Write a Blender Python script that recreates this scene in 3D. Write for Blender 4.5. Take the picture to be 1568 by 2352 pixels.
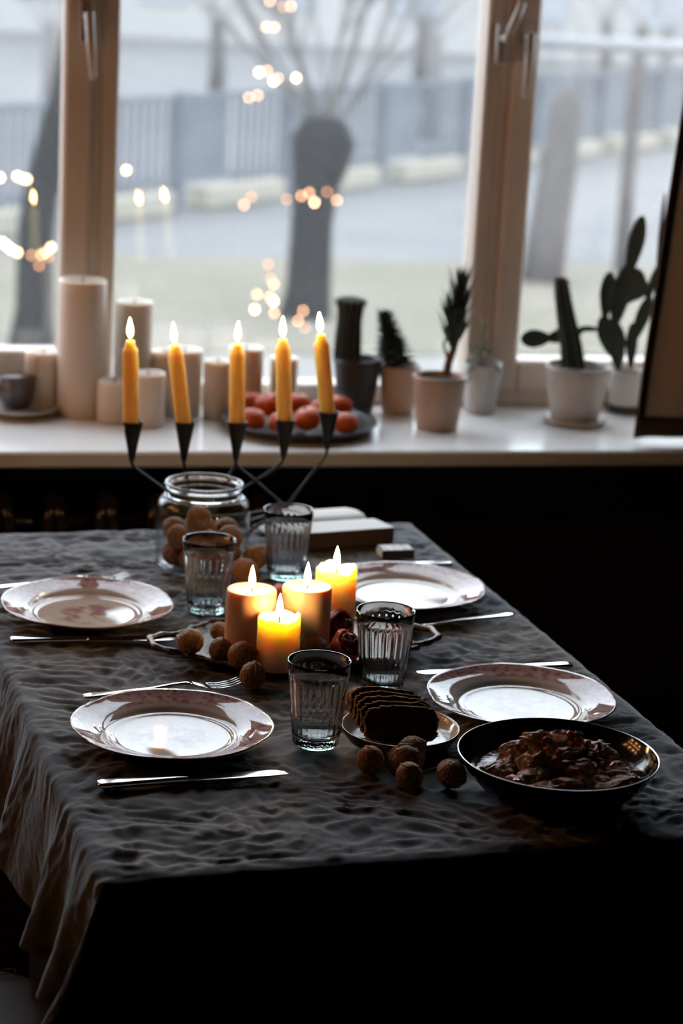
import bpy, math, random
from math import sin, cos, pi, radians, hypot, atan2, sqrt, exp
from mathutils import Vector, Matrix, noise

for o in list(bpy.data.objects):
    bpy.data.objects.remove(o)
SC = bpy.context.scene
COL = SC.collection
random.seed(7)

# ---------------------------------------------------------------- camera
FPX, PITCH, ROLL, YAW = 5000.0, radians(14.6), radians(3.0), radians(13.6)
CAM = Vector((0, 0, 1.69))
FW = Vector((sin(YAW) * cos(PITCH), cos(YAW) * cos(PITCH), -sin(PITCH)))
R0 = Vector((cos(YAW), -sin(YAW), 0))
U0 = R0.cross(FW)
RT = cos(ROLL) * R0 + sin(ROLL) * U0
UP = cos(ROLL) * U0 - sin(ROLL) * R0
cd = bpy.data.cameras.new('camera')
cd.sensor_fit = 'VERTICAL'
cd.sensor_height = 36.0
cd.sensor_width = 24.0
cd.lens = FPX / 2352 * 36.0
cd.clip_start = 0.05
cd.clip_end = 400
cd.dof.use_dof = True
cd.dof.focus_distance = 2.66
cd.dof.aperture_fstop = 4.1
cam = bpy.data.objects.new('camera', cd)
COL.objects.link(cam)
m3 = Matrix((RT, UP, -FW)).transposed()
cam.matrix_world = Matrix.Translation(CAM) @ m3.to_4x4()
SC.camera = cam

# ---------------------------------------------------------------- world, exposure
SKY = 6.8
w = bpy.data.worlds.new('overcast_sky')
SC.world = w
w.use_nodes = True
bg = w.node_tree.nodes['Background']
bg.inputs[0].default_value = (0.85, 0.93, 1.04, 1)
bg.inputs[1].default_value = SKY
SC.view_settings.view_transform = 'Standard'
SC.view_settings.look = 'None'
SC.view_settings.gamma = 1.0
SC.view_settings.exposure = 0.0
SC.view_settings.use_curve_mapping = False
SC.cycles.use_denoising = True
SC.cycles.use_light_tree = False
SC.cycles.sample_clamp_indirect = 4.0
SC.cycles.max_bounces = 10
SC.cycles.diffuse_bounces = 3
SC.cycles.glossy_bounces = 3
SC.cycles.transmission_bounces = 10
SC.cycles.transparent_max_bounces = 12
SC.cycles.use_adaptive_sampling = True
SC.cycles.adaptive_threshold = 0.02
FLAME, FLAME_TAPER = 185.0, 85.0


def ray(x, y):
    return FW + (x - 784) / FPX * RT - (y - 1176) / FPX * UP


def at(x, y, z):                      # where a sight line meets the level z
    d = ray(x, y)
    return CAM + d * ((z - CAM.z) / d.z)


def at_y(x, y, Y):                    # ... or the upright plane at depth Y
    d = ray(x, y)
    return CAM + d * (Y / d.y)


def hz(base, x, y):                   # height of a thing standing at base whose top is seen at (x, y)
    d = ray(x, y)
    return CAM.z + d.z * (hypot(base.x, base.y) / hypot(d.x, d.y)) - base.z


# ---------------------------------------------------------------- materials
MATS = {}


def mat(name, col, rough=0.5, metal=0.0, spec=0.5, bump=None, var=None, sss=None, trans=0.0, ior=1.5, coat=0.0, emit=None, sheen=0.0):
    """plain principled material; bump=(scale, strength), var=(scale, colour2)"""
    m = bpy.data.materials.new(name)
    m.use_nodes = True
    nt = m.node_tree
    b = nt.nodes['Principled BSDF']
    b.inputs['Base Color'].default_value = (*col, 1)
    b.inputs['Roughness'].default_value = rough
    b.inputs['Metallic'].default_value = metal
    b.inputs['Specular IOR Level'].default_value = spec
    b.inputs['IOR'].default_value = ior
    b.inputs['Transmission Weight'].default_value = trans
    b.inputs['Coat Weight'].default_value = coat
    b.inputs['Sheen Weight'].default_value = sheen
    tc = nt.nodes.new('ShaderNodeTexCoord')
    if sss:
        b.inputs['Subsurface Weight'].default_value = sss[0]
        b.inputs['Subsurface Radius'].default_value = sss[1]
        b.inputs['Subsurface Scale'].default_value = sss[2]
    if var:
        n = nt.nodes.new('ShaderNodeTexNoise')
        n.inputs['Scale'].default_value = var[0]
        n.inputs['Detail'].default_value = 6
        nt.links.new(tc.outputs['Object'], n.inputs['Vector'])
        mx = nt.nodes.new('ShaderNodeMix')
        mx.data_type = 'RGBA'
        mx.inputs[6].default_value = (*col, 1)
        mx.inputs[7].default_value = (*var[1], 1)
        rp = nt.nodes.new('ShaderNodeMapRange')
        rp.inputs[1].default_value = 0.35
        rp.inputs[2].default_value = 0.65
        nt.links.new(n.outputs[0], rp.inputs[0])
        nt.links.new(rp.outputs[0], mx.inputs[0])
        nt.links.new(mx.outputs[2], b.inputs['Base Color'])
    if bump:
        n = nt.nodes.new('ShaderNodeTexNoise')
        n.inputs['Scale'].default_value = bump[0]
        n.inputs['Detail'].default_value = 8
        nt.links.new(tc.outputs['Object'], n.inputs['Vector'])
        bp = nt.nodes.new('ShaderNodeBump')
        bp.inputs['Strength'].default_value = bump[1]
        bp.inputs['Distance'].default_value = 0.003
        nt.links.new(n.outputs[0], bp.inputs['Height'])
        nt.links.new(bp.outputs[0], b.inputs['Normal'])
    if emit:
        b.inputs['Emission Color'].default_value = (*emit[0], 1)
        b.inputs['Emission Strength'].default_value = emit[1]
    MATS[name] = m
    return m


def emission(name, col, s):
    m = bpy.data.materials.new(name)
    m.use_nodes = True
    nt = m.node_tree
    nt.nodes.clear()
    e = nt.nodes.new('ShaderNodeEmission')
    e.inputs[0].default_value = (*col, 1)
    e.inputs[1].default_value = s
    o = nt.nodes.new('ShaderNodeOutputMaterial')
    nt.links.new(e.outputs[0], o.inputs[0])
    return m


def schlick(nt):
    lw = nt.nodes.new('ShaderNodeLayerWeight')
    lw.inputs[0].default_value = 0.5
    a = nt.nodes.new('ShaderNodeMath'); a.operation = 'POWER'; a.inputs[1].default_value = 5.0
    b = nt.nodes.new('ShaderNodeMath'); b.operation = 'MULTIPLY_ADD'; b.inputs[1].default_value = 0.96; b.inputs[2].default_value = 0.04
    nt.links.new(lw.outputs['Facing'], a.inputs[0])
    nt.links.new(a.outputs[0], b.inputs[0])
    return b.outputs[0]


def pane_material(name):
    """thin window glass: clear, mirror-like at grazing angles, with a faint haze veil put in"""
    m = bpy.data.materials.new(name)
    m.use_nodes = True
    nt = m.node_tree
    nt.nodes.clear()
    tr = nt.nodes.new('ShaderNodeBsdfTransparent')
    tr.inputs[0].default_value = (0.97, 0.98, 0.98, 1)
    gl = nt.nodes.new('ShaderNodeBsdfGlossy')
    gl.inputs['Roughness'].default_value = 0.02
    mx = nt.nodes.new('ShaderNodeMixShader')
    nt.links.new(schlick(nt), mx.inputs[0])
    nt.links.new(tr.outputs[0], mx.inputs[1])
    nt.links.new(gl.outputs[0], mx.inputs[2])
    tl = nt.nodes.new('ShaderNodeBsdfTranslucent')  # milky veil added to the glass for the hazy view outdoors
    tl.inputs[0].default_value = (0.9, 0.9, 0.9, 1)
    n = nt.nodes.new('ShaderNodeTexNoise')
    n.inputs['Scale'].default_value = 6
    rp = nt.nodes.new('ShaderNodeMapRange')
    rp.inputs[3].default_value = 0.006
    rp.inputs[4].default_value = 0.012
    nt.links.new(n.outputs[0], rp.inputs[0])
    m2 = nt.nodes.new('ShaderNodeMixShader')
    nt.links.new(rp.outputs[0], m2.inputs[0])
    nt.links.new(mx.outputs[0], m2.inputs[1])
    nt.links.new(tl.outputs[0], m2.inputs[2])
    o = nt.nodes.new('ShaderNodeOutputMaterial')
    nt.links.new(m2.outputs[0], o.inputs[0])
    return m


def thin_glass(name):
    m = bpy.data.materials.new(name)
    m.use_nodes = True
    nt = m.node_tree
    nt.nodes.clear()
    tr = nt.nodes.new('ShaderNodeBsdfTransparent')
    tr.inputs[0].default_value = (0.955, 0.97, 0.968, 1)
    gl = nt.nodes.new('ShaderNodeBsdfGlossy')
    gl.inputs['Roughness'].default_value = 0.02
    mx = nt.nodes.new('ShaderNodeMixShader')
    nt.links.new(schlick(nt), mx.inputs[0])
    nt.links.new(tr.outputs[0], mx.inputs[1])
    nt.links.new(gl.outputs[0], mx.inputs[2])
    o = nt.nodes.new('ShaderNodeOutputMaterial')
    nt.links.new(mx.outputs[0], o.inputs[0])
    return m


def plate_material():
    m = mat('printed_porcelain', (0.52, 0.44, 0.38), rough=0.05, ior=1.48)
    nt = m.node_tree
    N, L = nt.nodes, nt.links
    b = N['Principled BSDF']
    tc = N.new('ShaderNodeTexCoord')
    xy = N.new('ShaderNodeVectorMath'); xy.operation = 'MULTIPLY'; xy.inputs[1].default_value = (1, 1, 0)
    L.new(tc.outputs['Object'], xy.inputs[0])
    ln = N.new('ShaderNodeVectorMath'); ln.operation = 'LENGTH'
    L.new(xy.outputs[0], ln.inputs[0])

    def rng(src, a, bb, c=0.0, d=1.0):
        r = N.new('ShaderNodeMapRange'); r.interpolation_type = 'SMOOTHSTEP'
        for k, v in enumerate((a, bb, c, d)):
            r.inputs[k + 1].default_value = v
        L.new(src, r.inputs[0])
        return r.outputs[0]

    def mul(a, c):
        q = N.new('ShaderNodeMath'); q.operation = 'MULTIPLY'
        L.new(a, q.inputs[0])
        if isinstance(c, float):
            q.inputs[1].default_value = c
        else:
            L.new(c, q.inputs[1])
        return q.outputs[0]
    band = mul(rng(ln.outputs['Value'], 0.086, 0.097), rng(ln.outputs['Value'], 0.1235, 0.1185))
    n1 = N.new('ShaderNodeTexNoise'); n1.inputs['Scale'].default_value = 95; n1.inputs['Detail'].default_value = 5
    L.new(tc.outputs['Object'], n1.inputs[0])
    v1 = N.new('ShaderNodeTexVoronoi'); v1.inputs['Scale'].default_value = 120
    L.new(tc.outputs['Object'], v1.inputs[0])
    pat = mul(rng(n1.outputs[0], 0.38, 0.58, 0.62, 1.0), rng(v1.outputs[0], 0.1, 0.7, 1.0, 0.6))
    f1 = mul(mul(band, pat), 1.0)
    mid = rng(ln.outputs['Value'], 0.058, 0.035)
    n2 = N.new('ShaderNodeTexNoise'); n2.inputs['Scale'].default_value = 45; n2.inputs['Detail'].default_value = 7
    L.new(tc.outputs['Object'], n2.inputs[0])
    f2 = mul(mul(mid, rng(n2.outputs[0], 0.42, 0.62)), 0.75)
    mxf = N.new('ShaderNodeMath'); mxf.operation = 'MAXIMUM'
    L.new(f1, mxf.inputs[0]); L.new(f2, mxf.inputs[1])
    mx = N.new('ShaderNodeMix'); mx.data_type = 'RGBA'
    mx.inputs[6].default_value = (0.52, 0.44, 0.38, 1)
    mx.inputs[7].default_value = (0.24, 0.05, 0.075, 1)
    L.new(mxf.outputs[0], mx.inputs[0])
    L.new(mx.outputs[2], b.inputs['Base Color'])
    return m


M_PANE = pane_material('window_glass')
M_PLATE = plate_material()
M_THIN = thin_glass('thin_clear_glass')
M_FRAME = mat('white_plastic', (0.60, 0.49, 0.41), rough=0.4)
M_SILL = mat('white_sill', (0.78, 0.77, 0.76), rough=0.22, spec=0.5)
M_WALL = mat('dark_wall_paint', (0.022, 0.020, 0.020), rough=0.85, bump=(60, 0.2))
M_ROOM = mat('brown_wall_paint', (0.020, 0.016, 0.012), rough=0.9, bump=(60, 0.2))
M_FLOOR = mat('dark_floor_wood', (0.02, 0.014, 0.010), rough=0.85, spec=0.2, var=(6, (0.018, 0.012, 0.009)))
M_LINEN = mat('charcoal_linen', (0.047, 0.051, 0.061), rough=0.85, spec=0.15, bump=(85, 0.2), var=(18, (0.037, 0.041, 0.050)), sheen=0.55)
M_LINEN.node_tree.nodes['Principled BSDF'].inputs['Sheen Roughness'].default_value = 0.4
M_GLASS = mat('clear_glass', (0.97, 0.99, 0.985), rough=0.0, trans=1.0, ior=1.5)
M_GLASSB = mat('teal_glass_base', (0.38, 0.80, 0.72), rough=0.02, trans=1.0, ior=1.5)
M_IRON = mat('black_iron', (0.012, 0.011, 0.011), rough=0.55, bump=(300, 0.25))
M_STEEL = mat('polished_steel', (0.78, 0.77, 0.76), rough=0.13, metal=1.0)
M_SILVER = mat('tarnished_silver', (0.182, 0.154, 0.1365), rough=0.36, metal=1.0, bump=(160, 0.6), var=(40, (0.084, 0.07, 0.0616)))
M_TAPER = mat('amber_wax', (0.97, 0.68, 0.26), rough=0.4, sss=(1.0, (1.0, 0.55, 0.17), 0.03))
M_WAXP = mat('dusty_pink_wax', (0.70, 0.45, 0.29), rough=0.45, sss=(1.0, (1.0, 0.46, 0.15), 0.014))
M_WAXY = mat('honey_wax', (0.95, 0.77, 0.47), rough=0.45, sss=(1.0, (1.0, 0.55, 0.18), 0.05))
M_WAXW = mat('white_wax', (0.74, 0.66, 0.58), rough=0.45, sss=(1.0, (1.0, 0.7, 0.5), 0.016))
M_WICK = mat('burnt_wick', (0.02, 0.015, 0.01), rough=0.9)
M_FLAME = emission('flame', (1.0, 0.60, 0.23), FLAME)
M_FLAMET = emission('taper_flame', (1.0, 0.60, 0.23), FLAME_TAPER)
M_NUT = mat('walnut_shell', (0.44, 0.23, 0.095), rough=0.6, spec=0.3, bump=(6, 1.0), var=(4, (0.27, 0.12, 0.045)))
M_BREAD = mat('rye_crumb', (0.085, 0.042, 0.022), rough=0.95, spec=0.1, bump=(350, 1.0), var=(220, (0.05, 0.024, 0.012)))
M_CRUST = mat('rye_crust', (0.46, 0.21, 0.075), rough=0.8, spec=0.2, bump=(260, 1.0), var=(150, (0.11, 0.05, 0.02)))
M_STONE = mat('cream_glaze', (0.62, 0.52, 0.42), rough=0.10, spec=0.5)
M_BROWNG = mat('brown_glaze', (0.12, 0.085, 0.06), rough=0.4)
M_PAN = mat('black_enamel', (0.010, 0.010, 0.011), rough=0.10, spec=0.5)
M_PANRIM = mat('bare_metal_rim', (0.45, 0.42, 0.40), rough=0.25, metal=1.0)
M_SAUCE = mat('brown_sauce', (0.12, 0.055, 0.028), rough=0.08, spec=0.5, bump=(90, 0.25), var=(60, (0.07, 0.03, 0.015)))
M_MEAT = mat('stewed_meat', (0.58, 0.36, 0.23), rough=0.5, spec=0.35, bump=(170, 1.0), var=(70, (0.42, 0.24, 0.14)))
M_PEPPER = mat('red_pepper', (0.55, 0.05, 0.03), rough=0.25)
M_HERB = mat('green_herb', (0.03, 0.06, 0.025), rough=0.5)
M_POMO = mat('pomegranate_rind', (0.60, 0.10, 0.045), rough=0.4, sss=(0.4, (1.0, 0.3, 0.1), 0.01), var=(50, (0.42, 0.05, 0.03)))
M_POMI = mat('pomegranate_seeds', (0.16, 0.012, 0.016), rough=0.15, sss=(0.3, (1.0, 0.2, 0.1), 0.006))
M_PITH = mat('pomegranate_pith', (0.55, 0.33, 0.14), rough=0.6)
M_MAND = mat('mandarin_peel', (0.60, 0.095, 0.008), rough=0.42, spec=0.45, bump=(16, 0.4))
M_DDISH = mat('dark_stoneware', (0.018, 0.014, 0.017), rough=0.35)
M_PINKPOT = mat('pale_pink_ceramic', (0.44, 0.29, 0.215), rough=0.5)
M_WHITEPOT = mat('white_ceramic', (0.576, 0.552, 0.528), rough=0.45)
M_MARBLE = mat('marbled_ceramic', (0.56, 0.496, 0.448), rough=0.4, var=(14, (0.368, 0.32, 0.288)))
M_GREYPOT = mat('charcoal_ceramic', (0.025, 0.021, 0.022), rough=0.5)
M_SOIL = mat('dark_soil', (0.03, 0.02, 0.014), rough=1.0, bump=(200, 1.0))
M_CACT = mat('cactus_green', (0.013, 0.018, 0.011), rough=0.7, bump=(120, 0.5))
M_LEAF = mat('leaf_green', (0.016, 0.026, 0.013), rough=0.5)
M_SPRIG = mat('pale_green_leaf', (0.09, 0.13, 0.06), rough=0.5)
M_BARKS = mat('brown_stem', (0.13, 0.07, 0.035), rough=0.8)
M_SPINE = mat('cactus_spine', (0.25, 0.2, 0.14), rough=0.7)
M_CURT = mat('brown_linen', (0.50, 0.37, 0.27), rough=0.9, spec=0.2, bump=(500, 0.3), sheen=0.2)
_nt = M_CURT.node_tree
_tl = _nt.nodes.new('ShaderNodeBsdfTranslucent')
_tl.inputs[0].default_value = (0.50, 0.36, 0.25, 1)
_mx = _nt.nodes.new('ShaderNodeMixShader')
_mx.inputs[0].default_value = 0.25
_nt.links.new(_nt.nodes['Principled BSDF'].outputs[0], _mx.inputs[1])
_nt.links.new(_tl.outputs[0], _mx.inputs[2])
_nt.links.new(_mx.outputs[0], _nt.nodes['Material Output'].inputs[0])
M_TRIM = mat('dark_brown_trim', (0.07, 0.042, 0.025), rough=0.9, spec=0.2, bump=(500, 0.3))
M_PAPER = mat('book_paper', (0.80, 0.78, 0.74), rough=0.8)
M_PAGE_SHADE = mat('shaded_page_edges', (0.12, 0.07, 0.05), rough=0.8, bump=(300, 0.4))  # white paper's edges browned: their shadow is put into the colour
M_COVER = mat('book_cover', (0.06, 0.025, 0.02), rough=0.5)
M_MATCHT = mat('matchbox_print', (0.62, 0.60, 0.55), rough=0.5, var=(90, (0.25, 0.22, 0.2)))
M_MATCHS = mat('matchbox_side', (0.05, 0.025, 0.02), rough=0.7)
M_CHAIR = mat('chair_shell', (0.030, 0.017, 0.008), rough=0.6, spec=0.2)
M_CHLEG = mat('chair_leg_wood', (0.10, 0.06, 0.03), rough=0.5)
M_RAD = mat('dark_radiator_enamel', (0.030, 0.019, 0.013), rough=0.12)
M_TABLE = mat('table_wood', (0.10, 0.06, 0.035), rough=0.5)
M_TEA = mat('dark_tea', (0.05, 0.015, 0.012), rough=0.05)
M_PORC = mat('grey_white_porcelain', (0.60, 0.60, 0.62), rough=0.2)
M_HANDLE = mat('handle_plastic', (0.52, 0.44, 0.39), rough=0.3)
# outdoors
M_LAWN = mat('winter_grass', (0.1208, 0.1101, 0.08059), rough=1.0, spec=0.1, var=(0.7, (0.1401, 0.1246, 0.1007)))
M_ROAD = mat('grey_asphalt', (0.1015, 0.0966, 0.09654), rough=0.9, spec=0.2, var=(0.5, (0.1257, 0.1191, 0.1159)))
M_PAVE = mat('pale_paving', (0.1546, 0.1444, 0.1343), rough=0.9, spec=0.2, var=(0.8, (0.1401, 0.1309, 0.1217)))
M_FENCE = mat('blue_grey_fence_paint', (0.05971, 0.06449, 0.07805), rough=0.6, var=(1.5, (0.09761, 0.1017, 0.1135)))
M_PLINTH = mat('beige_stone_plinth', (0.2319, 0.2077, 0.1679), rough=0.9)
M_BARKD = mat('dark_bark', (0.008316, 0.007618, 0.007484), rough=0.95, spec=0.1, bump=(20, 1.0), var=(6, (0.01426, 0.01298, 0.01229)))
M_BARKG = mat('grey_bark', (0.06764, 0.0623, 0.06213), rough=0.95, spec=0.1, bump=(20, 1.0), var=(6, (0.08696, 0.07855, 0.07556)))
M_TWIG = mat('grey_brown_twigs', (0.1176, 0.1082, 0.1014), rough=0.95, spec=0.1)
M_FACADE = mat('pale_facade', (0.2869, 0.2681, 0.255), rough=0.9, var=(0.2, (0.2479, 0.2376, 0.2324)))
M_FWIN = mat('facade_window_glass', (0.2203, 0.2231, 0.2392), rough=0.2)
M_PIPE = mat('light_grey_pipe', (0.1836, 0.1806, 0.1889), rough=0.6)
M_GARL = emission('garland_bulb_glow', (1.0, 0.42, 0.15), 58)
M_WIRE = mat('thin_wire', (0.02, 0.02, 0.02), rough=0.6)
M_BULB_REFL = [emission('reflected_bulb_bright', (1.0, 0.62, 0.36), 30), emission('reflected_bulb_mid', (1.0, 0.50, 0.26), 16), emission('reflected_bulb_dim', (1.0, 0.40, 0.18), 8)]
for _m in M_BULB_REFL:
    _m.cycles.emission_sampling = 'NONE'      # bulbs standing in for pane reflections: seen, but not worth sampling as lamps


# ---------------------------------------------------------------- object helpers
def mesh(name, verts, faces, smooth=True):
    me = bpy.data.meshes.new(name)
    me.from_pydata([tuple(v) for v in verts], [], faces)
    me.polygons.foreach_set('use_smooth', [smooth] * len(me.polygons))
    me.update()
    return me


def obj(name, me, m=None, parent=None, loc=None, rot=None, scale=None):
    o = bpy.data.objects.new(name, me)
    COL.objects.link(o)
    if m is not None and me is not None:
        if not me.materials:
            me.materials.append(m)
        elif me.materials[0] is not m:
            o.material_slots[0].link = 'OBJECT'
            o.material_slots[0].material = m
    o.parent = parent
    if loc is not None:
        o.location = loc
    if rot is not None:
        o.rotation_euler = rot
    if scale is not None:
        o.scale = scale if hasattr(scale, '__len__') else (scale,) * 3
    return o


def tag(o, label, cat, group=None):
    o['label'] = label
    o['category'] = cat
    if group:
        o['group'] = group
    return o


def struct(o):
    o['kind'] = 'structure'
    return o


def thing(name, label, cat, loc, rotz=0.0, group=None):
    o = obj(name, None, loc=loc, rot=(0, 0, rotz))
    o.empty_display_size = 0.05
    return tag(o, label, cat, group)


class MB:
    """collects shapes into one mesh"""
    def __init__(s):
        s.v, s.f = [], []

    def add(s, v, f):
        k = len(s.v)
        s.v += [Vector(p) for p in v]
        s.f += [tuple(i + k for i in q) for q in f]
        return s

    def box(s, a, b, bev=0.0):
        x0, y0, z0 = a
        x1, y1, z1 = b
        if bev <= 0:
            v = [(x0, y0, z0), (x1, y0, z0), (x1, y1, z0), (x0, y1, z0), (x0, y0, z1), (x1, y0, z1), (x1, y1, z1), (x0, y1, z1)]
            f = [(3, 2, 1, 0), (4, 5, 6, 7), (0, 1, 5, 4), (1, 2, 6, 5), (2, 3, 7, 6), (3, 0, 4, 7)]
            return s.add(v, f)
        c = bev
        v = []
        for (px, sx) in ((x0, 1), (x1, -1)):
            for (py, sy) in ((y0, 1), (y1, -1)):
                for (pz, sz) in ((z0, 1), (z1, -1)):
                    v += [(px, py + sy * c, pz + sz * c), (px + sx * c, py, pz + sz * c), (px + sx * c, py + sy * c, pz)]

        def i(a, b, c, k):
            return (a * 4 + b * 2 + c) * 3 + k
        f = []
        for a in (0, 1):
            f.append((i(a, 0, 0, 0), i(a, 1, 0, 0), i(a, 1, 1, 0), i(a, 0, 1, 0)))
            f.append((i(0, a, 0, 1), i(1, a, 0, 1), i(1, a, 1, 1), i(0, a, 1, 1)))
            f.append((i(0, 0, a, 2), i(1, 0, a, 2), i(1, 1, a, 2), i(0, 1, a, 2)))
            for b2 in (0, 1):
                f.append((i(a, b2, 0, 0), i(a, b2, 1, 0), i(a, b2, 1, 1), i(a, b2, 0, 1)))
                f.append((i(a, 0, b2, 0), i(a, 1, b2, 0), i(a, 1, b2, 2), i(a, 0, b2, 2)))
                f.append((i(0, a, b2, 1), i(1, a, b2, 1), i(1, a, b2, 2), i(0, a, b2, 2)))
                for c2 in (0, 1):
                    f.append((i(a, b2, c2, 0), i(a, b2, c2, 1), i(a, b2, c2, 2)))
        return s.add(v, f)

    def lathe(s, prof, seg=32, rmod=None, off=(0, 0, 0), zmod=None):
        v, f = [], []
        rings = []
        for k, (r, z) in enumerate(prof):
            if r < 1e-6:
                rings.append([len(v)])
                v.append((off[0], off[1], z + off[2]))
            else:
                ring = []
                for j in range(seg):
                    t = 2 * pi * j / seg
                    rr = r * (rmod(t, k, r, z) if rmod else 1)
                    zz = z + (zmod(t, k, r, z) if zmod else 0)
                    ring.append(len(v))
                    v.append((off[0] + rr * cos(t), off[1] + rr * sin(t), zz + off[2]))
                rings.append(ring)
        for a, b in zip(rings, rings[1:]):
            if len(a) == 1 and len(b) == 1:
                continue
            for j in range(seg):
                j2 = (j + 1) % seg
                if len(a) == 1:
                    f.append((a[0], b[j2], b[j]))
                elif len(b) == 1:
                    f.append((a[j], a[j2], b[0]))
                else:
                    f.append((a[j], a[j2], b[j2], b[j]))
        return s.add(v, f)

    def tube(s, pts, rad, seg=8, caps=True):
        pts = [Vector(p) for p in pts]
        n = len(pts)
        rads = rad if hasattr(rad, '__len__') else [rad] * n
        ref = None
        v, f = [], []
        for k, p in enumerate(pts):
            d = (pts[min(k + 1, n - 1)] - pts[max(k - 1, 0)])
            d = d.normalized() if d.length > 1e-9 else Vector((0, 0, 1))
            if ref is None:
                ref = d.orthogonal().normalized()
            ref = (ref - d * ref.dot(d))
            ref = ref.normalized() if ref.length > 1e-6 else d.orthogonal().normalized()
            e = d.cross(ref)
            for j in range(seg):
                t = 2 * pi * j / seg
                v.append(p + (ref * cos(t) + e * sin(t)) * rads[k])
        for k in range(n - 1):
            for j in range(seg):
                j2 = (j + 1) % seg
                f.append((k * seg + j, k * seg + j2, (k + 1) * seg + j2, (k + 1) * seg + j))
        if caps:
            f.append(tuple(range(seg))[::-1])
            f.append(tuple((n - 1) * seg + j for j in range(seg)))
        return s.add(v, f)

    def loft(s, secs, seg=12, sq=1.0):
        """flattened loft along x: (x, yc, zc, half_width, half_thickness)"""
        v, f = [], []
        for (x, yc, zc, hw, ht) in secs:
            for j in range(seg):
                t = 2 * pi * j / seg
                v.append((x, yc + hw * math.copysign(abs(cos(t)) ** sq, cos(t)), zc + ht * math.copysign(abs(sin(t)) ** sq, sin(t))))
        for k in range(len(secs) - 1):
            for j in range(seg):
                j2 = (j + 1) % seg
                f.append((k * seg + j, (k + 1) * seg + j, (k + 1) * seg + j2, k * seg + j2))
        f.append(tuple(range(seg)))
        f.append(tuple((len(secs) - 1) * seg + j for j in range(seg))[::-1])
        return s.add(v, f)

    def me(s, name, smooth=True):
        return mesh(name, s.v, s.f, smooth)

    def build(s, name, m, parent=None, smooth=True, **k):
        return obj(name, s.me(name, smooth), m, parent, **k)


def ico(sub):
    import bmesh
    bm = bmesh.new()
    bmesh.ops.create_icosphere(bm, subdivisions=sub, radius=1.0)
    v = [q.co.copy() for q in bm.verts]
    f = [tuple(q.index for q in p.verts) for p in bm.faces]
    bm.free()
    return v, f


def bez(p0, p1, p2, p3, n=12):
    p0, p1, p2, p3 = map(Vector, (p0, p1, p2, p3))
    out = []
    for k in range(n + 1):
        t = k / n
        out.append(p0 * (1 - t) ** 3 + p1 * 3 * t * (1 - t) ** 2 + p2 * 3 * t * t * (1 - t) + p3 * t ** 3)
    return out


# ================================================================ ROOM
ZT = 0.75        # top of the tablecloth
ZS = 0.80        # top of the window sill
YF = 4.15        # front of the window frame
YW = 3.95        # inner face of the wall below the sill
X0, X1 = -0.30, 2.02   # window opening
ZTOP = 2.52
GZ = -1.2        # ground outdoors

struct(MB().box((-0.92, -2.4, -0.1), (3.1, 4.3, 0.0)).build('floor', M_FLOOR, smooth=False))
struct(MB().box((-0.92, -2.4, 2.8), (3.1, 4.3, 2.95)).build('ceiling', M_ROOM, smooth=False))
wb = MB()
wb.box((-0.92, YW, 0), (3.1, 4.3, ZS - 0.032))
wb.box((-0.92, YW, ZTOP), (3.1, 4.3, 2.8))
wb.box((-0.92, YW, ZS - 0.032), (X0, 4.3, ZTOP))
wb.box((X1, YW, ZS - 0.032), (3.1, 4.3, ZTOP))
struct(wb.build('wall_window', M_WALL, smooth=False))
struct(MB().box((-1.02, -2.4, -0.1), (-0.92, 4.3, 2.95)).build('wall_left', M_ROOM, smooth=False))
struct(MB().box((3.1, -2.4, -0.1), (3.2, 4.3, 2.95)).build('wall_right', M_ROOM, smooth=False))
struct(MB().box((-1.02, -2.5, -0.1), (3.2, -2.4, 2.95)).build('wall_back', M_ROOM, smooth=False))
struct(MB().box((X0 - 0.08, 3.745, ZS - 0.03), (X1 + 0.08, YW, ZS), 0.004).build('trim_1', M_SILL, smooth=False))
struct(MB().box((X0 - 0.0, YW, ZS), (X0 + 0.012, YF, ZTOP)).build('trim_2', M_FRAME, smooth=False))
struct(MB().box((X1 - 0.012, YW, ZS), (X1, YF, ZTOP)).build('trim_3', M_FRAME, smooth=False))
struct(MB().box((X0, YW, ZTOP - 0.012), (X1, YF, ZTOP)).build('trim_4', M_FRAME, smooth=False))
sb = MB().box((X0, YW - 0.001, ZS - 0.03), (X1, YF + 0.02, ZS))
obj('sill_board', sb.me('sill_board', False), M_SILL, bpy.data.objects['trim_1'])


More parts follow.
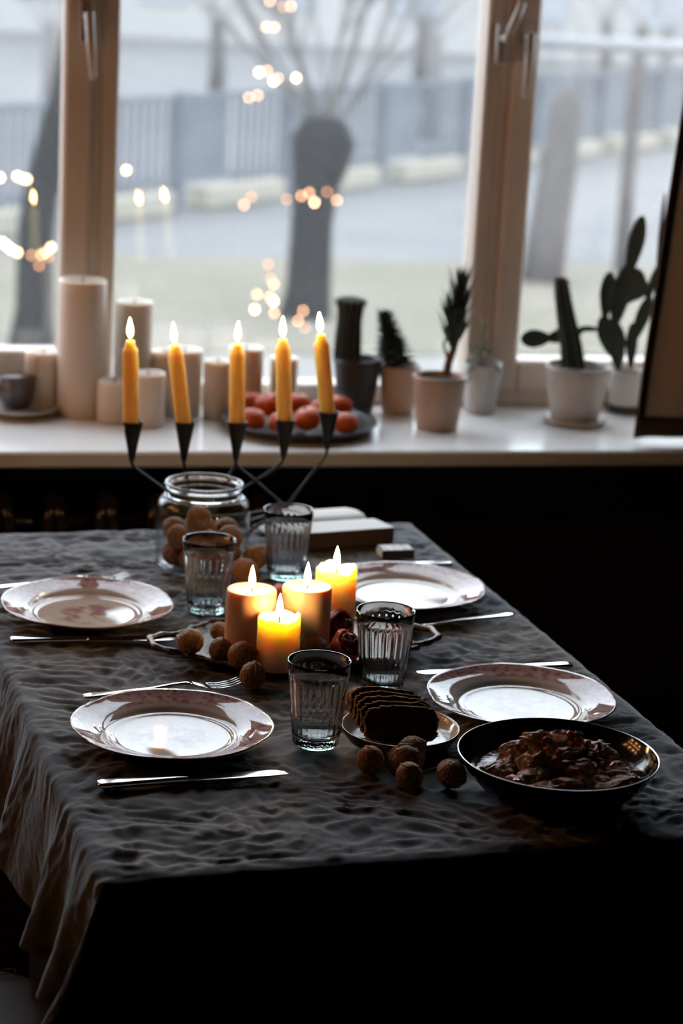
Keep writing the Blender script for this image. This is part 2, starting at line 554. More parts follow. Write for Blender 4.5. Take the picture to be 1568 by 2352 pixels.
def window(n, xa, xb, sash, zbot, handle=None):
    root = struct(obj('window_%d' % n, None))
    f = 0.032
    ya, yb = YF, YF + 0.07
    z0, z1 = ZS, ZTOP
    for nm, a, b in (('frame_stile', (xa, ya, z0), (xa + f, yb, z1)), ('frame_stile', (xb - f, ya, z0), (xb, yb, z1)),
                     ('frame_rail', (xa + f, ya, z0), (xb - f, yb, z0 + 0.04)), ('frame_rail', (xa + f, ya, z1 - f), (xb - f, yb, z1))):
        MB().box(a, b, 0.004).build(nm, M_FRAME, root, smooth=False)
    if sash:
        yc, yd = YF - 0.012, YF + 0.055
        sa, sb_ = xa + f - 0.012, xb - f + 0.012
        g = 0.052
        zb = z0 + 0.03
        for nm, a, b in (('sash_stile', (sa, yc, zb), (sa + g, yd, z1 - 0.02)), ('sash_stile', (sb_ - g, yc, zb), (sb_, yd, z1 - 0.02)),
                         ('sash_rail', (sa + g, yc, zb), (sb_ - g, yd, zbot)), ('sash_rail', (sa + g, yc, z1 - 0.02 - g), (sb_ - g, yd, z1 - 0.02))):
            MB().box(a, b, 0.006).build(nm, M_FRAME, root, smooth=False)
        ga, gb, gc, gd = sa + g, sb_ - g, zbot, z1 - 0.02 - g
    else:
        ga, gb, gc, gd = xa + f, xb - f, z0 + 0.04, z1 - f
    MB().box((ga, YF + 0.035, gc), (gb, YF + 0.039, gd)).build('pane', M_PANE, root, smooth=False)
    MB().box((ga, YF + 0.051, gc), (gb, YF + 0.055, gd)).build('pane', M_PANE, root, smooth=False)
    return root


# mullions measured at the frame plane
w1 = window(1, X0, 0.499, True, 0.905)
w2 = window(2, 0.499, 1.278, False, 0.86)
w3 = window(3, 1.278, X1, True, 0.893)


def window_handle(root, x, ztop, zbot, dx, nm='handle'):
    y = YF - 0.012
    h = MB()
    h.box((x - 0.014, y - 0.010, ztop - 0.05), (x + 0.014, y, ztop + 0.03), 0.004)
    h.tube([(x, y - 0.005, ztop), (x, y - 0.045, ztop)], 0.008, 10)
    h.tube([(x, y - 0.045, ztop + 0.008), (x + dx * 0.4, y - 0.048, (ztop + zbot) / 2), (x + dx, y - 0.045, zbot)], [0.010, 0.0085, 0.007], 10)
    h.build(nm, M_HANDLE, root)


window_handle(w1, 0.466, 1.538, 1.425, 0.010)
window_handle(w3, 1.315, 1.535, 1.42, -0.002)
window_handle(w3, 1.272, 1.53, 1.60, 0.022)

# ================================================================ OUTDOORS
struct(MB().box((-60, 4.3, GZ - 0.2), (90, 15.2, GZ)).build('pavement_ground', M_PAVE, smooth=False))
struct(MB().box((-60, 15.2, GZ - 0.2), (90, 19.9, GZ + 0.02)).build('lawn_ground', M_LAWN, smooth=False))
struct(MB().box((-60, 19.9, GZ - 0.2), (90, 160, GZ - 0.01)).build('road_ground', M_ROAD, smooth=False))

# fence with stone plinth running away to the right
FA = Vector((0.6, 20.3, 0))
FB = Vector((20.6, 41.4, 0))
fd = (FB - FA)
flen = fd.length
fdir = fd.normalized()
fence = thing('park_fence', 'blue-grey panel fence on a pale stone plinth across the road', 'fence', (FA.x, FA.y, GZ), atan2(fdir.y, fdir.x))
nsec = 13
sl = flen / nsec
fp = MB().box((0.06, -0.02, 0.30), (sl * 0.42, 0.02, 1.18)).me('fence_panel', False)
fpo = MB().box((-0.06, -0.06, 0.0), (0.06, 0.06, 1.28)).me('fence_post', False)
fpl = MB().box((0.30, -0.14, 0.0), (sl - 0.30, 0.14, 0.24), 0.02).me('plinth_stone', False)
fpr = MB().box((0.06, -0.03, 1.18), (sl - 0.06, 0.03, 1.25)).me('fence_rail', False)
fpb = MB().box((-0.02, -0.02, 0.24), (0.02, 0.02, 1.18)).me('fence_bar', False)
for k in range(nsec):
    obj('fence_panel', fp, M_FENCE, fence, (k * sl, 0, 0))
    obj('fence_rail', fpr, M_FENCE, fence, (k * sl, 0, 0))
    obj('fence_rail', fpr, M_FENCE, fence, (k * sl, 0, -0.88))
    obj('fence_post', fpo, M_FENCE, fence, (k * sl, 0, 0))
    obj('plinth_stone', fpl, M_PLINTH, fence, (k * sl, -0.05, 0))
    for j in range(7):
        obj('fence_bar', fpb, M_FENCE, fence, (k * sl + sl * (0.50 + 0.07 * j), 0, 0))


def grow(mb, p, d, length, r, depth, rnd, spread=0.5, seg=5):
    n = 4
    pts = [p]
    rads = [r]
    q = p.copy()
    dd = d.copy()
    for k in range(n):
        dd = (dd + Vector((rnd.uniform(-1, 1), rnd.uniform(-1, 1), rnd.uniform(-0.4, 0.8))) * 0.13).normalized()
        q = q + dd * (length / n)
        pts.append(q.copy())
        rads.append(r * (1 - 0.4 * (k + 1) / n))
    mb.tube(pts, rads, seg, caps=False)
    if depth > 0:
        for k in range(rnd.randint(3, 4)):
            b = pts[rnd.randint(2, n)]
            nd = (dd + Vector((rnd.uniform(-1, 1), rnd.uniform(-1, 1), rnd.uniform(-0.3, 0.6))) * spread * 1.6).normalized()
            grow(mb, b, nd, length * rnd.uniform(0.55, 0.8), r * 0.5, depth - 1, rnd, spread, max(3, seg - 1))


def tree(name, label, base, trunk, m_trunk, m_twig, seed, boughs, blen=1.6, depth=3, group=None):
    """trunk: list of (dx, dz, r) from the base"""
    rnd = random.Random(seed)
    t = thing(name, label, 'tree', base, 0, group)
    pts = [Vector((x, 0, z)) for x, z, r in trunk]
    MB().tube(pts, [r for x, z, r in trunk], 14).build('trunk', m_trunk, t)
    mb = MB()
    top = pts[-1]
    for k in range(boughs):
        a = 2 * pi * k / boughs + rnd.uniform(-0.3, 0.3)
        d = Vector((cos(a) * 0.55, sin(a) * 0.55, rnd.uniform(0.5, 1.1))).normalized()
        grow(mb, top + Vector((0, 0, rnd.uniform(-0.25, 0.0))), d, blen * rnd.uniform(0.8, 1.2), trunk[-1][2] * 0.11, depth, rnd)
    mb.build('branches', m_twig, t)
    return t


b = at(705, 728, GZ + 0.02)
tree('pollard_tree', 'dark pollarded tree with a knobbly head in front of the middle pane', (b.x, b.y, GZ),
     [(-0.02, 0, 0.21), (0.0, 0.25, 0.18), (0.0, 0.75, 0.165), (0.02, 1.05, 0.18), (0.05, 1.25, 0.23), (0.06, 1.42, 0.25), (0.07, 1.58, 0.15)], M_BARKD, M_TWIG, 3, 18, 1.7, 2)
b = at(78, 800, GZ + 0.02)
tree('leaning_tree', 'dark leaning tree trunk seen through the left pane', (b.x, b.y, GZ),
     [(-0.02, 0, 0.17), (0.0, 0.3, 0.135), (0.0, 0.9, 0.125), (0.05, 1.2, 0.12), (0.10, 1.5, 0.10), (0.16, 1.8, 0.07), (0.24, 2.4, 0.06)], M_BARKD, M_TWIG, 5, 6, 1.4, 2)
b = at(1258, 645, GZ + 0.02)
tree('grey_tree', 'thick pale grey tree trunk left of the thin tree in the right pane', (b.x, b.y, GZ),
     [(-0.06, 0, 0.20), (-0.03, 0.5, 0.185), (0.02, 1.0, 0.17), (0.05, 1.6, 0.14), (0.06, 1.75, 0.06)], M_BARKG, M_TWIG, 8, 5, 0.9, 1)
b = at(1428, 625, GZ + 0.02)
tt = tree('thin_tree', 'thin straight forked tree trunk in the right pane', (b.x, b.y, GZ),
          [(0.0, 0, 0.085), (-0.02, 0.8, 0.07), (-0.02, 1.6, 0.07), (0.0, 2.3, 0.065)], M_BARKG, M_BARKG, 11, 2, 1.2, 1)
for k, (x, y, s) in enumerate(((3.0, 31, 1), (6.2, 36, 2), (9.2, 33.5, 3), (11.0, 41, 4), (14.8, 38, 5), (16.5, 46, 6), (1.2, 38, 8))):  # far trees: distance haze is put into their pale colours
    tree('bare_tree', ('bare pale tree beyond the fence behind the left mullion', 'bare pale tree beyond the fence left of the pollard', 'bare pale tree right of the pollard head beyond the fence',
                       'bare pale tree far off near the right mullion', 'bare pale tree far off beyond the grey trunk', 'bare pale tree farthest right beyond the pipe', 'bare pale tree far off in the left pane')[k],
         (x, y, GZ), [(0, 0, 0.16), (0.02, 0.8, 0.13), (0.0, 1.6, 0.11)], M_BARKG if k % 2 else M_TWIG, M_TWIG, 20 + s, 7, 1.5, 3, 'bare trees beyond the fence')
fac = thing('far_building', 'long pale hazy building far behind the trees', 'building', (15, 62, GZ), radians(-12))
MB().box((-34, 0, 0), (34, 6, 10)).build('facade', M_FACADE, fac, smooth=False)
wme = MB().box((-0.7, -0.06, 0), (0.7, 0.04, 1.6)).me('facade_window', False)
for k in range(18):
    for j in range(2):
        obj('facade_window', wme, M_FWIN, fac, (-31 + k * 3.6, 0, 1.0 + j * 3.2))
pa = at_y(1205, 95, 17.4)
pb = thing('overground_pipe', 'pale horizontal pipe crossing in front of the thin tree', 'pipe', (pa.x, 17.4, GZ))
MB().tube([(0, 0, pa.z - GZ), (4.5, 0.0, pa.z - GZ)], 0.058, 14).build('pipe_run', M_PIPE, pb)
for x in (2.9, 4.4):
    MB().tube([(x, 0, 0), (x, 0, pa.z - GZ)], 0.035, 10).build('pipe_support', M_PIPE, pb)

# indoor fairy lights mirrored in the panes, built as glowing bulbs outdoors
bulb_me = MB().lathe([(0, 0.013), (0.007, 0.011), (0.012, 0.0), (0.007, -0.011), (0, -0.013)], 10).me('bulb')


def fairy(name, label, Y, spots, closed=False):
    root = thing(name, label, 'string lights', at_y(spots[0][0], spots[0][1], Y), 0)
    o = root.location.copy()
    pts = [at_y(x, y, Y) - o for x, y, s in spots]
    MB().tube(pts, 0.002, 4).build('wire', M_WIRE, root)
    for (x, y, s), p in zip(spots, pts):
        obj('bulb', bulb_me, M_BULB_REFL[s], root, p, None, 1.0)
    return root


fairy('fairy_reflections', 'warm fairy light reflections in the window, built as bulbs by the pollarded tree', b.y * 0 + 15.6,
      [(668, 14, 1), (650, 16, 2), (620, 2, 1), (612, 62, 1), (630, 63, 1), (613, 163, 1), (595, 166, 0), (638, 180, 1), (628, 186, 0), (680, 179, 0), (592, 219, 1), (571, 224, 1),
       (290, 391, 0), (560, 471, 1), (577, 452, 2), (658, 458, 2), (692, 450, 1), (710, 443, 1), (722, 465, 0), (751, 441, 2), (773, 460, 1),
       (616, 608, 2), (622, 640, 2), (628, 653, 1), (590, 676, 1), (620, 682, 1), (628, 692, 0), (585, 711, 0), (630, 719, 1), (696, 714, 1), (684, 737, 1), (700, 752, 2)])
fairy('fairy_reflections', 'warm fairy light reflections in the left pane, built as bulbs by the leaning tree', 14.9,
      [(0, 408, 0), (40, 405, 0), (52, 410, 0), (62, 412, 0), (5, 556, 0), (16, 565, 0), (26, 573, 0), (40, 580, 0), (72, 586, 2), (95, 585, 1), (117, 568, 0), (104, 580, 1), (112, 590, 2), (90, 610, 2)])

# warm garland on the wall left of the table: the room's own lamp light
gar = thing('wall_garland', 'warm bulb garland looped along the wall left of the table', 'string lights', (-0.89, 2.92, 1.58))
gp = []
for k in range(22):
    t = k / 21
    gp.append(Vector((0.0, 0.92 * t, 0.22 * cos(t * 6 * pi) - 0.05)))
MB().tube(gp, 0.002, 5).build('wire', M_WIRE, gar)
gb_me = MB().lathe([(0, -0.032), (0.012, -0.028), (0.019, -0.014), (0.017, -0.002), (0.009, 0.008), (0.0, 0.010)], 12).me('garland_bulb')
for k, p in enumerate(gp):
    obj('bulb', gb_me, M_GARL, gar, p + Vector((0.0, 0, -0.012)))

# ================================================================ RADIATOR, CURTAIN
rad = thing('radiator', 'dark column radiator under the window sill', 'radiator', (-0.30, 3.86, 0.12))
sec = MB()
for dx in (-0.012, 0.012):
    sec.tube([(dx, -0.045, 0.0), (dx, -0.05, 0.03), (dx, -0.05, 0.53), (dx * 0.6, -0.04, 0.565), (dx * 0.3, 0.0, 0.58)], [0.011, 0.0125, 0.0125, 0.012, 0.010], 10)
    sec.tube([(dx, 0.045, 0.0), (dx, 0.045, 0.56)], 0.012, 8)
sme = sec.me('radiator_section')
for k in range(12):
    obj('radiator_section', sme, M_RAD, rad, (k * 0.0945 + 0.03, 0, 0))
MB().tube([(0, 0, 0.52), (1.09, 0, 0.52)], 0.016, 10).build('header_pipe', M_RAD, rad)
MB().tube([(0, 0, 0.03), (1.09, 0, 0.03)], 0.016, 10).build('header_pipe', M_RAD, rad)
for x in (0.05, 1.04):
    MB().box((x - 0.012, -0.02, -0.12), (x + 0.012, 0.02, 0.02), 0.003).build('radiator_foot', M_RAD, rad, smooth=False)

cur = thing('window_curtain', 'brown linen curtain with a dark trimmed edge hanging over the right end of the sill', 'curtain', (1.482, 3.80, 0.812))


def curtain_surface(u0, u1, nu, z0, z1, nz, dy=0.0):
    v, f = [], []
    for j in range(nz + 1):
        z = z0 + (z1 - z0) * j / nz
        for i in range(nu + 1):
            u = u0 + (u1 - u0) * i / nu
            fold = 0.016 * sin(u * 26 + 0.6 * sin(z * 3)) * min(1, 0.35 + u * 5) + 0.006 * sin(u * 61 + z * 2)
            sag = 0.008 * noise.noise(Vector((u * 6, z * 4, 3)))
            v.append((u + 0.0675 * z, fold + sag + dy, z))
    k = nu + 1
    for j in range(nz):
        for i in range(nu):
            f.append((j * k + i, j * k + i + 1, (j + 1) * k + i + 1, (j + 1) * k + i))
    return v, f


def solid_sheet(name, vf, th, m, parent):
    o = obj(name, mesh(name, *vf), m, parent)
    md = o.modifiers.new('thickness', 'SOLIDIFY')
    md.thickness = th
    md.offset = 0
    return o


solid_sheet('fabric', curtain_surface(0.016, 0.50, 90, 0.036, 1.62, 60), 0.002, M_CURT, cur)
solid_sheet('edge_trim', curtain_surface(0.0, 0.018, 6, 0.0, 1.62, 60, -0.001), 0.005, M_TRIM, cur)
solid_sheet('hem_trim', curtain_surface(0.016, 0.50, 90, 0.0, 0.038, 4, -0.001), 0.005, M_TRIM, cur)
MB().tube([(-2.2, 0.0, 1.64), (0.62, 0.0, 1.64)], 0.012, 12).build('curtain_rod', M_TRIM, cur)
for x in (-1.9, 0.6):
    MB().tube([(x, 0.0, 1.64), (x, 0.15, 1.64)], 0.008, 8).build('rod_bracket', M_TRIM, cur)

# ================================================================ TABLE AND CLOTH
PHI = radians(3.8)
TW, TL = 0.770, 1.335
EU = Vector((cos(PHI), sin(PHI), 0))
EV = Vector((-sin(PHI), cos(PHI), 0))
TO = Vector((0.272, 2.069, 0))            # front left corner
tb = thing('dining_table', 'wooden dining table hidden under the charcoal cloth', 'table', (TO.x, TO.y, 0), PHI)
MB().box((0.012, 0.012, 0.69), (TW - 0.012, TL - 0.012, 0.727), 0.004).build('tabletop', M_TABLE, tb, smooth=False)
lg = MB().box((-0.028, -0.028, 0), (0.028, 0.028, 0.69), 0.004).me('leg', False)
for x in (0.09, TW - 0.09):
    for y in (0.09, TL - 0.09):
        obj('leg', lg, M_TABLE, tb, (x, y, 0))


def crumple(x, y):
    """creases of washed linen, from 0 down to about -1"""
    p = Vector((x, y, 0.0))
    wv = Vector((noise.noise(p * 7 + Vector((5, 0, 0))), noise.noise(p * 7 + Vector((0, 9, 0))), 0)) * 0.05
    q = p + wv
    a = abs(noise.noise(Vector((q.x * 10, q.y * 18, 1.3))))
    b_ = abs(noise.noise(Vector((q.x * 27 + q.y * 11, q.y * 37 - q.x * 9, 4.1))))
    c = abs(noise.noise(Vector((q.x * 64, q.y * 76, 7.7))))
    big = noise.noise(Vector((x * 4, y * 5, 2.2)))
    return max(-1.9, -(0.85 * a + 0.72 * b_ + 0.34 * c) + 0.35 * big)


OV, OVL = 0.31, 0.17
STEP = 0.0036
nu = int((TW + OV + OVL) / STEP)
nv = int((TL + 2 * OV) / STEP)
cv, cf = [], []
RB = 0.012
for j in range(nv + 1):
    v = -OV + (TL + 2 * OV) * j / nv
    for i in range(nu + 1):
        u = -OVL + (TW + OV + OVL) * i / nu
        cu, cvv = min(max(u, 0), TW), min(max(v, 0), TL)
        du, dv = u - cu, v - cvv
        d = hypot(du, dv)
        cr = crumple(u + 3.1, v + 1.7)
        if d < 1e-6:
            e = min(u, TW - u, v, TL - v)
            cv.append((u, v, ZT - 0.0002 + 0.0098 * cr * min(1, 0.35 + e * 30) - 0.003 * exp(-e / 0.01)))
        else:
            nx, ny = du / d, dv / d
            ang = atan2(ny, nx)
            s = (cvv if abs(du) > abs(dv) else cu) + ang * 0.12
            corner = 1.0 if (abs(du) > 1e-6 and abs(dv) > 1e-6) else 0.0
            dd = max(0.0, d - RB * 1.2)
            t = min(1.0, d / (RB * 1.57))
            out = RB * sin(t * pi / 2)
            drop = RB * (1 - cos(t * pi / 2)) + dd * 0.96
            fold = 0.5 + 0.5 * sin(s * 33 + 2.4 * noise.noise(Vector((s * 4, 1, 0))) * 2 + dd * 3)
            g = min(1, dd / 0.20)
            cl = 1.0 - min(1.0, hypot(min(abs(u), abs(u - TW)), min(abs(v), abs(v - TL))) / 0.25)
            out += g * (0.010 + 0.040 * fold + 0.055 * corner * g) + dd * 0.06 + 0.0035 * cr
            cv.append((cu + nx * out, cvv + ny * out, ZT - 0.004 - drop + 0.002 * cr))
k = nu + 1
for j in range(nv):
    for i in range(nu):
        cf.append((j * k + i, j * k + i + 1, (j + 1) * k + i + 1, (j + 1) * k + i))
cloth = obj('tablecloth', mesh('tablecloth', cv, cf), M_LINEN, None, (TO.x, TO.y, 0), (0, 0, PHI))
tag(cloth, 'crumpled charcoal linen tablecloth draped over the dining table', 'tablecloth')

# ================================================================ CHAIR (seat corner shows at the lower left)
ch = thing('dining_chair', 'brown chair with a rounded seat tucked in left of the table', 'chair', (0.045, 2.245, 0))


def seat_grid():
    v, f = [], []
    n, mm = 40, 10
    for r in range(mm + 1):
        q = r / mm
        for j in range(n):
            t = 2 * pi * j / n
            e = 2 / 4.5
            x = 0.225 * abs(cos(t)) ** e * (1 if cos(t) > 0 else -1)
            y = 0.225 * abs(sin(t)) ** e * (1 if sin(t) > 0 else -1)
            z = 0.455 + 0.012 * max(0, q - 0.55) / 0.45 - 0.02 * max(0, q - 0.93) / 0.07
            v.append((x * q, y * q, z))
    for r in range(mm):
        for j in range(n):
            f.append((r * n + j, (r + 1) * n + j, (r + 1) * n + (j + 1) % n, r * n + (j + 1) % n))
    return v, f


so = obj('seat', mesh('seat', *seat_grid()), M_CHAIR, ch)
md = so.modifiers.new('thickness', 'SOLIDIFY'); md.thickness = 0.018; md.offset = -1
mk = MB()
mk.box((-0.012, -0.001, 0), (0.012, 0.001, 0.0006)).box((-0.012, 0.012, 0), (0.012, 0.014, 0.0006)).box((-0.012, -0.001, 0), (-0.010, 0.014, 0.0006)).box((0.010, -0.001, 0), (0.012, 0.014, 0.0006)).box((-0.004, 0.003, 0), (0.004, 0.0045, 0.0006)).box((-0.004, 0.008, 0), (0.004, 0.0095, 0.0006))
mk.build('maker_stamp', M_WICK, so, smooth=False, loc=(0.155, 0.175, 0.4665))
bk = []
for zz, xx in ((0.50, -0.222), (0.58, -0.235), (0.68, -0.245), (0.78, -0.25), (0.84, -0.25)):
    bk.append((zz, xx))
bv, bf = [], []
for k, (zz, xx) in enumerate(bk):
    hw = 0.20 if k < 4 else 0.16
    for j in range(13):
        s = -1 + 2 * j / 12
        bv.append((xx + 0.05 * s * s, s * hw, zz))
for k in range(4):
    for j in range(12):
        bf.append((k * 13 + j, k * 13 + j + 1, (k + 1) * 13 + j + 1, (k + 1) * 13 + j))
solid_sheet('backrest', (bv, bf), 0.014, M_CHAIR, ch)
for sx in (-1, 1):
    for sy in (-1, 1):
        MB().tube([(sx * 0.21, sy * 0.20, 0.0), (sx * 0.165, sy * 0.16, 0.445)], [0.011, 0.016], 10).build('leg', M_CHLEG, ch)
for sy in (-1, 1):
    MB().tube([(-0.19, sy * 0.15, 0.44), (-0.225, sy * 0.15, 0.60)], 0.010, 8).build('back_support', M_CHLEG, ch)

# ================================================================ TABLEWARE
# --- plates
NSEG = 144


def plate_rim(t, k, r, z):
    a = (r - 0.085) / 0.036
    if a <= 0:
        return 1
    ph = (t * 6 / (2 * pi)) % 1.0
    x = abs(ph - 0.5) * 2          # 1 at the notch
    lob = 0.022 * sqrt(max(0, 1 - x)) - 0.018 * exp(-((x - 0.80) / 0.08) ** 2) * 0.6
    return 1 + a * (lob - 0.012)


pp = [(0, 0.0045), (0.03, 0.0045), (0.066, 0.0048), (0.073, 0.0056), (0.0765, 0.0072), (0.0785, 0.0068), (0.082, 0.0098), (0.088, 0.0132), (0.100, 0.0162), (0.112, 0.0195), (0.1185, 0.0222), (0.1212, 0.0232),
      (0.1215, 0.0222), (0.119, 0.0203), (0.108, 0.0160), (0.095, 0.0120), (0.085, 0.0085), (0.078, 0.0040), (0.072, 0.0015), (0.070, 0.0), (0.066, 0.0), (0.064, 0.002), (0.03, 0.002), (0, 0.002)]
plate_me = MB().lathe(pp, NSEG, plate_rim).me('dinner_plate')
ZR = 0.0225
for (x, y, lab, rz) in ((396, 1660, 'pink-patterned dinner plate at the front left above the long knife', 0.3), (201, 1382, 'pink-patterned dinner plate at the far left beside the jar', 1.1),
                        (1197, 1595, 'pink-patterned dinner plate at the right behind the black pan', 2.0), (928, 1343, 'pink-patterned dinner plate at the far right beside the tall lit candle', 0.75)):
    p = at(x, y, ZT + ZR)
    o = obj('dinner_plate', plate_me, M_PLATE, None, (p.x, p.y, ZT + 0.0005), (0, 0, rz))
    tag(o, lab, 'plate', 'pink-patterned dinner plates')

# --- cutlery (local x from handle end to tip)
kn_h = MB().loft([(0, 0, .004, .0022, .0014), (.002, 0, .004, .0075, .0032), (.008, 0, .004, .0098, .0040), (.03, 0, .004, .0085, .0040), (.07, 0, .004, .0068, .0042), (.095, 0, .004, .0062, .0045), (.103, 0, .004, .0070, .0045), (.107, 0, .004, .0055, .0035)], 20, 0.55).me('knife_handle')
kn_b = MB().loft([(.105, 0, .004, .0045, .0016), (.110, 0, .004, .0068, .0012), (.125, .0005, .004, .0088, .0010), (.16, .0008, .004, .0094, .0009), (.20, .0008, .004, .0092, .0009), (.214, .0003, .004, .0076, .0008), (.222, -.002, .004, .0045, .0007), (.2265, -.004, .004, .0012, .0004)], 20, 0.35).me('knife_blade')


def fork_meshes():
    h = MB().loft([(0, 0, .004, .002, .001), (.003, 0, .004, .0085, .0018), (.012, 0, .0042, .0105, .0022), (.04, 0, .005, .0080, .0020), (.09, 0, .007, .0048, .0020), (.12, 0, .010, .0034, .0022), (.135, 0, .011, .0036, .0022), (.145, 0, .010, .0062, .0017)], 14).me('fork_handle')
    t = MB()
    t.loft([(.143, 0, .0103, .0055, .0016), (.150, 0, .0088, .0098, .0013), (.160, 0, .0064, .0118, .0012), (.168, 0, .0048, .0122, .0011)], 14)
    for k in range(4):
        y = (k - 1.5) * .0066
        t.loft([(.166, y, .0048, .0022, .0011), (.18, y, .0036, .0019, .0010), (.195, y, .0052, .0017, .0010), (.207, y, .0092, .0013, .0008), (.212, y, .0114, .0005, .0004)], 8)
    return h, t.me('fork_tines')


fk_h, fk_t = fork_meshes()


def knife(p, q, label):
    d = q - p
    t = thing('table_knife', label, 'knife', (p.x, p.y, ZT + 0.0005), atan2(d.y, d.x), 'steel table knives')
    obj('handle', kn_h, M_STEEL, t)
    obj('blade', kn_b, M_STEEL, t)


def fork(p, ang, label, flip=False):
    t = thing('dinner_fork', label, 'fork', (p.x, p.y, ZT + (0.0005 if not flip else 0.0145)), ang, 'steel dinner forks')
    if flip:
        t.rotation_euler = (pi, 0, ang)
    obj('handle', fk_h, M_STEEL, t)
    obj('tines', fk_t, M_STEEL, t)


ZC = ZT + 0.004
knife(at(222, 1803, ZC), at(660, 1775, ZC), 'long steel knife in front of the front left plate')
knife(at(22, 1470, ZC), at(405, 1468, ZC), 'steel knife between the two left plates')
knife(at(1313, 1528, ZC), at(948, 1547, ZC), 'steel knife behind the right plate')
knife(at(1038, 1294, ZC), at(690, 1311, ZC), 'steel knife half hidden behind the far right plate')
fa, fb = at(190, 1600, ZC), at(537, 1573, ZC)
fork(fa, atan2(fb.y - fa.y, fb.x - fa.x), 'steel fork with tines showing behind the front left plate')
pt = at(296, 1328, ZC)
fork(Vector((pt.x - .2124 * cos(radians(11)), pt.y - .2124 * sin(radians(11)), 0)), radians(11.0), 'steel fork half hidden behind the far left plate')
p = at(1178, 1420, ZC)
fork(p, radians(180 + 9.5), 'steel fork lying face down in front of the far right plate', True)

# --- ribbed glasses
NF = 24


def flute(t, k, r, z):
    if 2 <= k <= 8:
        a = 0.6 if k in (2, 8) else 1.0
        return 1 - 0.026 * a * (1 - abs(cos(NF * t / 2)))
    return 1


def glass_profile(h=0.107):
    ro = lambda z: 0.0280 + (0.0385 - 0.0280) * (z / h) ** 0.9
    pr = [(0, 0.0), (0.0262, 0.0), (ro(.004), 0.004), (ro(.012), .012), (ro(.03), .030), (ro(.05), .050), (ro(.07), .070), (ro(.084), .084), (ro(.0875), .0875), (ro(.0905) + .0003, .0905), (ro(.104), .104), (ro(h) - .0004, h), (ro(h) - .0016, h - .0006)]
    ri = lambda z: ro(z) - 0.0026
    pr += [(ri(.090), .090), (ri(.07), .070), (ri(.04), .040), (ri(.018), .018), (ri(.012) - .003, .0105), (0.012, .0095), (0, .0095)]
    return pr


g_me = MB().lathe(glass_profile(), NF * 10, flute).me('ribbed_glass')
g_me.materials.append(M_GLASS)
g_me.materials.append(M_GLASSB)
for pg in g_me.polygons:
    c = pg.center
    if c.z < 0.0045:
        pg.material_index = 1
for (x, y, lab) in ((724, 1708, 'ribbed glass tumbler in front beside the bread plate'), (876, 1580, 'ribbed glass tumbler in front of the pomegranate behind the bread'),
                    (475, 1402, 'ribbed glass tumbler standing in front of the walnut jar'), (656, 1325, 'ribbed glass tumbler left of the open book')):
    p = at(x, y, ZT)
    o = obj('ribbed_tumbler', g_me, None, None, (p.x, p.y, ZT + 0.0005), (0, 0, random.uniform(0, 6)))
    tag(o, lab, 'glass', 'ribbed glass tumblers')

# --- jar of walnuts
jb = at(462, 1303, ZT)
jh = hz(jb, 463, 1107)
JR = 0.0722
ko = jh / 0.133
jo = [(0, 0), (0.060, 0), (0.068, .003), (JR, .012), (JR, .050), (JR, .092), (0.0705, .101), (0.066, .1085), (0.0585, .1135), (0.0568, .117), (0.0568, .123), (0.0585, .126), (0.0607, .128), (0.0612, .1305), (0.0600, .133), (0.0572, .1335)]
ji = [(0.0545, .1325), (0.0535, .129), (0.0535, .115), (0.0555, .111), (0.0635, .106), (0.0680, .099), (0.0694, .090), (0.0694, .012), (0.064, .007), (0.050, .0055), (0, .0055)]
jar = thing('glass_jar', 'wide open glass jar half filled with walnuts', 'jar', (jb.x, jb.y, ZT + 0.0005))
MB().lathe([(r, z * ko) for r, z in jo[:9] + ji[3:]], 72).build('jar_body', M_THIN, jar)
MB().lathe([(r, z * ko) for r, z in [(0.0535, .1148)] + jo[8:] + ji[:3] + [(0.0535, .1148)]], 72).build('jar_neck', M_GLASS, jar)


# --- walnuts
def walnut_mesh(seed):
    v, f = ico(5)
    rnd = Vector((seed * 3.7, seed * 1.3, seed * 2.1))
    out = []
    for p in v:
        ax = abs(p.x)
        r = 1.0 + 0.075 * exp(-(ax / 0.055) ** 2) - 0.055 * exp(-((ax - 0.15) / 0.07) ** 2)
        r += 0.06 * (0.5 - abs(noise.noise(p * 3.2 + rnd))) + 0.045 * (0.5 - abs(noise.noise(Vector((p.x * 6, p.y * 6, p.z * 4)) + rnd)))
        r += 0.012 * noise.noise(p * 14 + rnd)
        r += 0.10 * exp(-(1 - p.z) * 30)
        out.append(Vector((p.x * 0.96, p.y * 1.0, p.z * 1.07)) * r)
    return mesh('walnut', out, f)


NUTS = [walnut_mesh(1), walnut_mesh(2), walnut_mesh(3)]
nutk = [0]


def nut(p, r, label, rot=None, group='walnuts on the table', scale_z=1.0):
    nutk[0] += 1
    rr = random.Random(nutk[0] * 11)
    o = obj('walnut', NUTS[nutk[0] % 3], M_NUT, None, p, rot or (rr.uniform(0, 6), rr.uniform(0, 6), rr.uniform(0, 6)), r)
    return tag(o, label, 'walnut', group)


lay = [(0, 0, .0235), (.043, 0, .0235), (.043, 60, .0235), (.043, 120, .0235), (.043, 180, .0235), (.043, 240, .0235), (.043, 300, .0235),
       (.045, 28, .0555), (.046, 92, .0545), (.045, 150, .056), (.046, 208, .0550), (.045, 268, .056), (.046, 330, .0555), (.006, 60, .0610),
       (.030, 250, .0870)]
for r, a, z in lay:
    nut((jb.x + r * cos(radians(a)), jb.y + r * sin(radians(a)), ZT + z), 0.0182 if z < .05 else 0.0178, 'brown walnut piled inside the open glass jar', group='walnuts inside the jar')


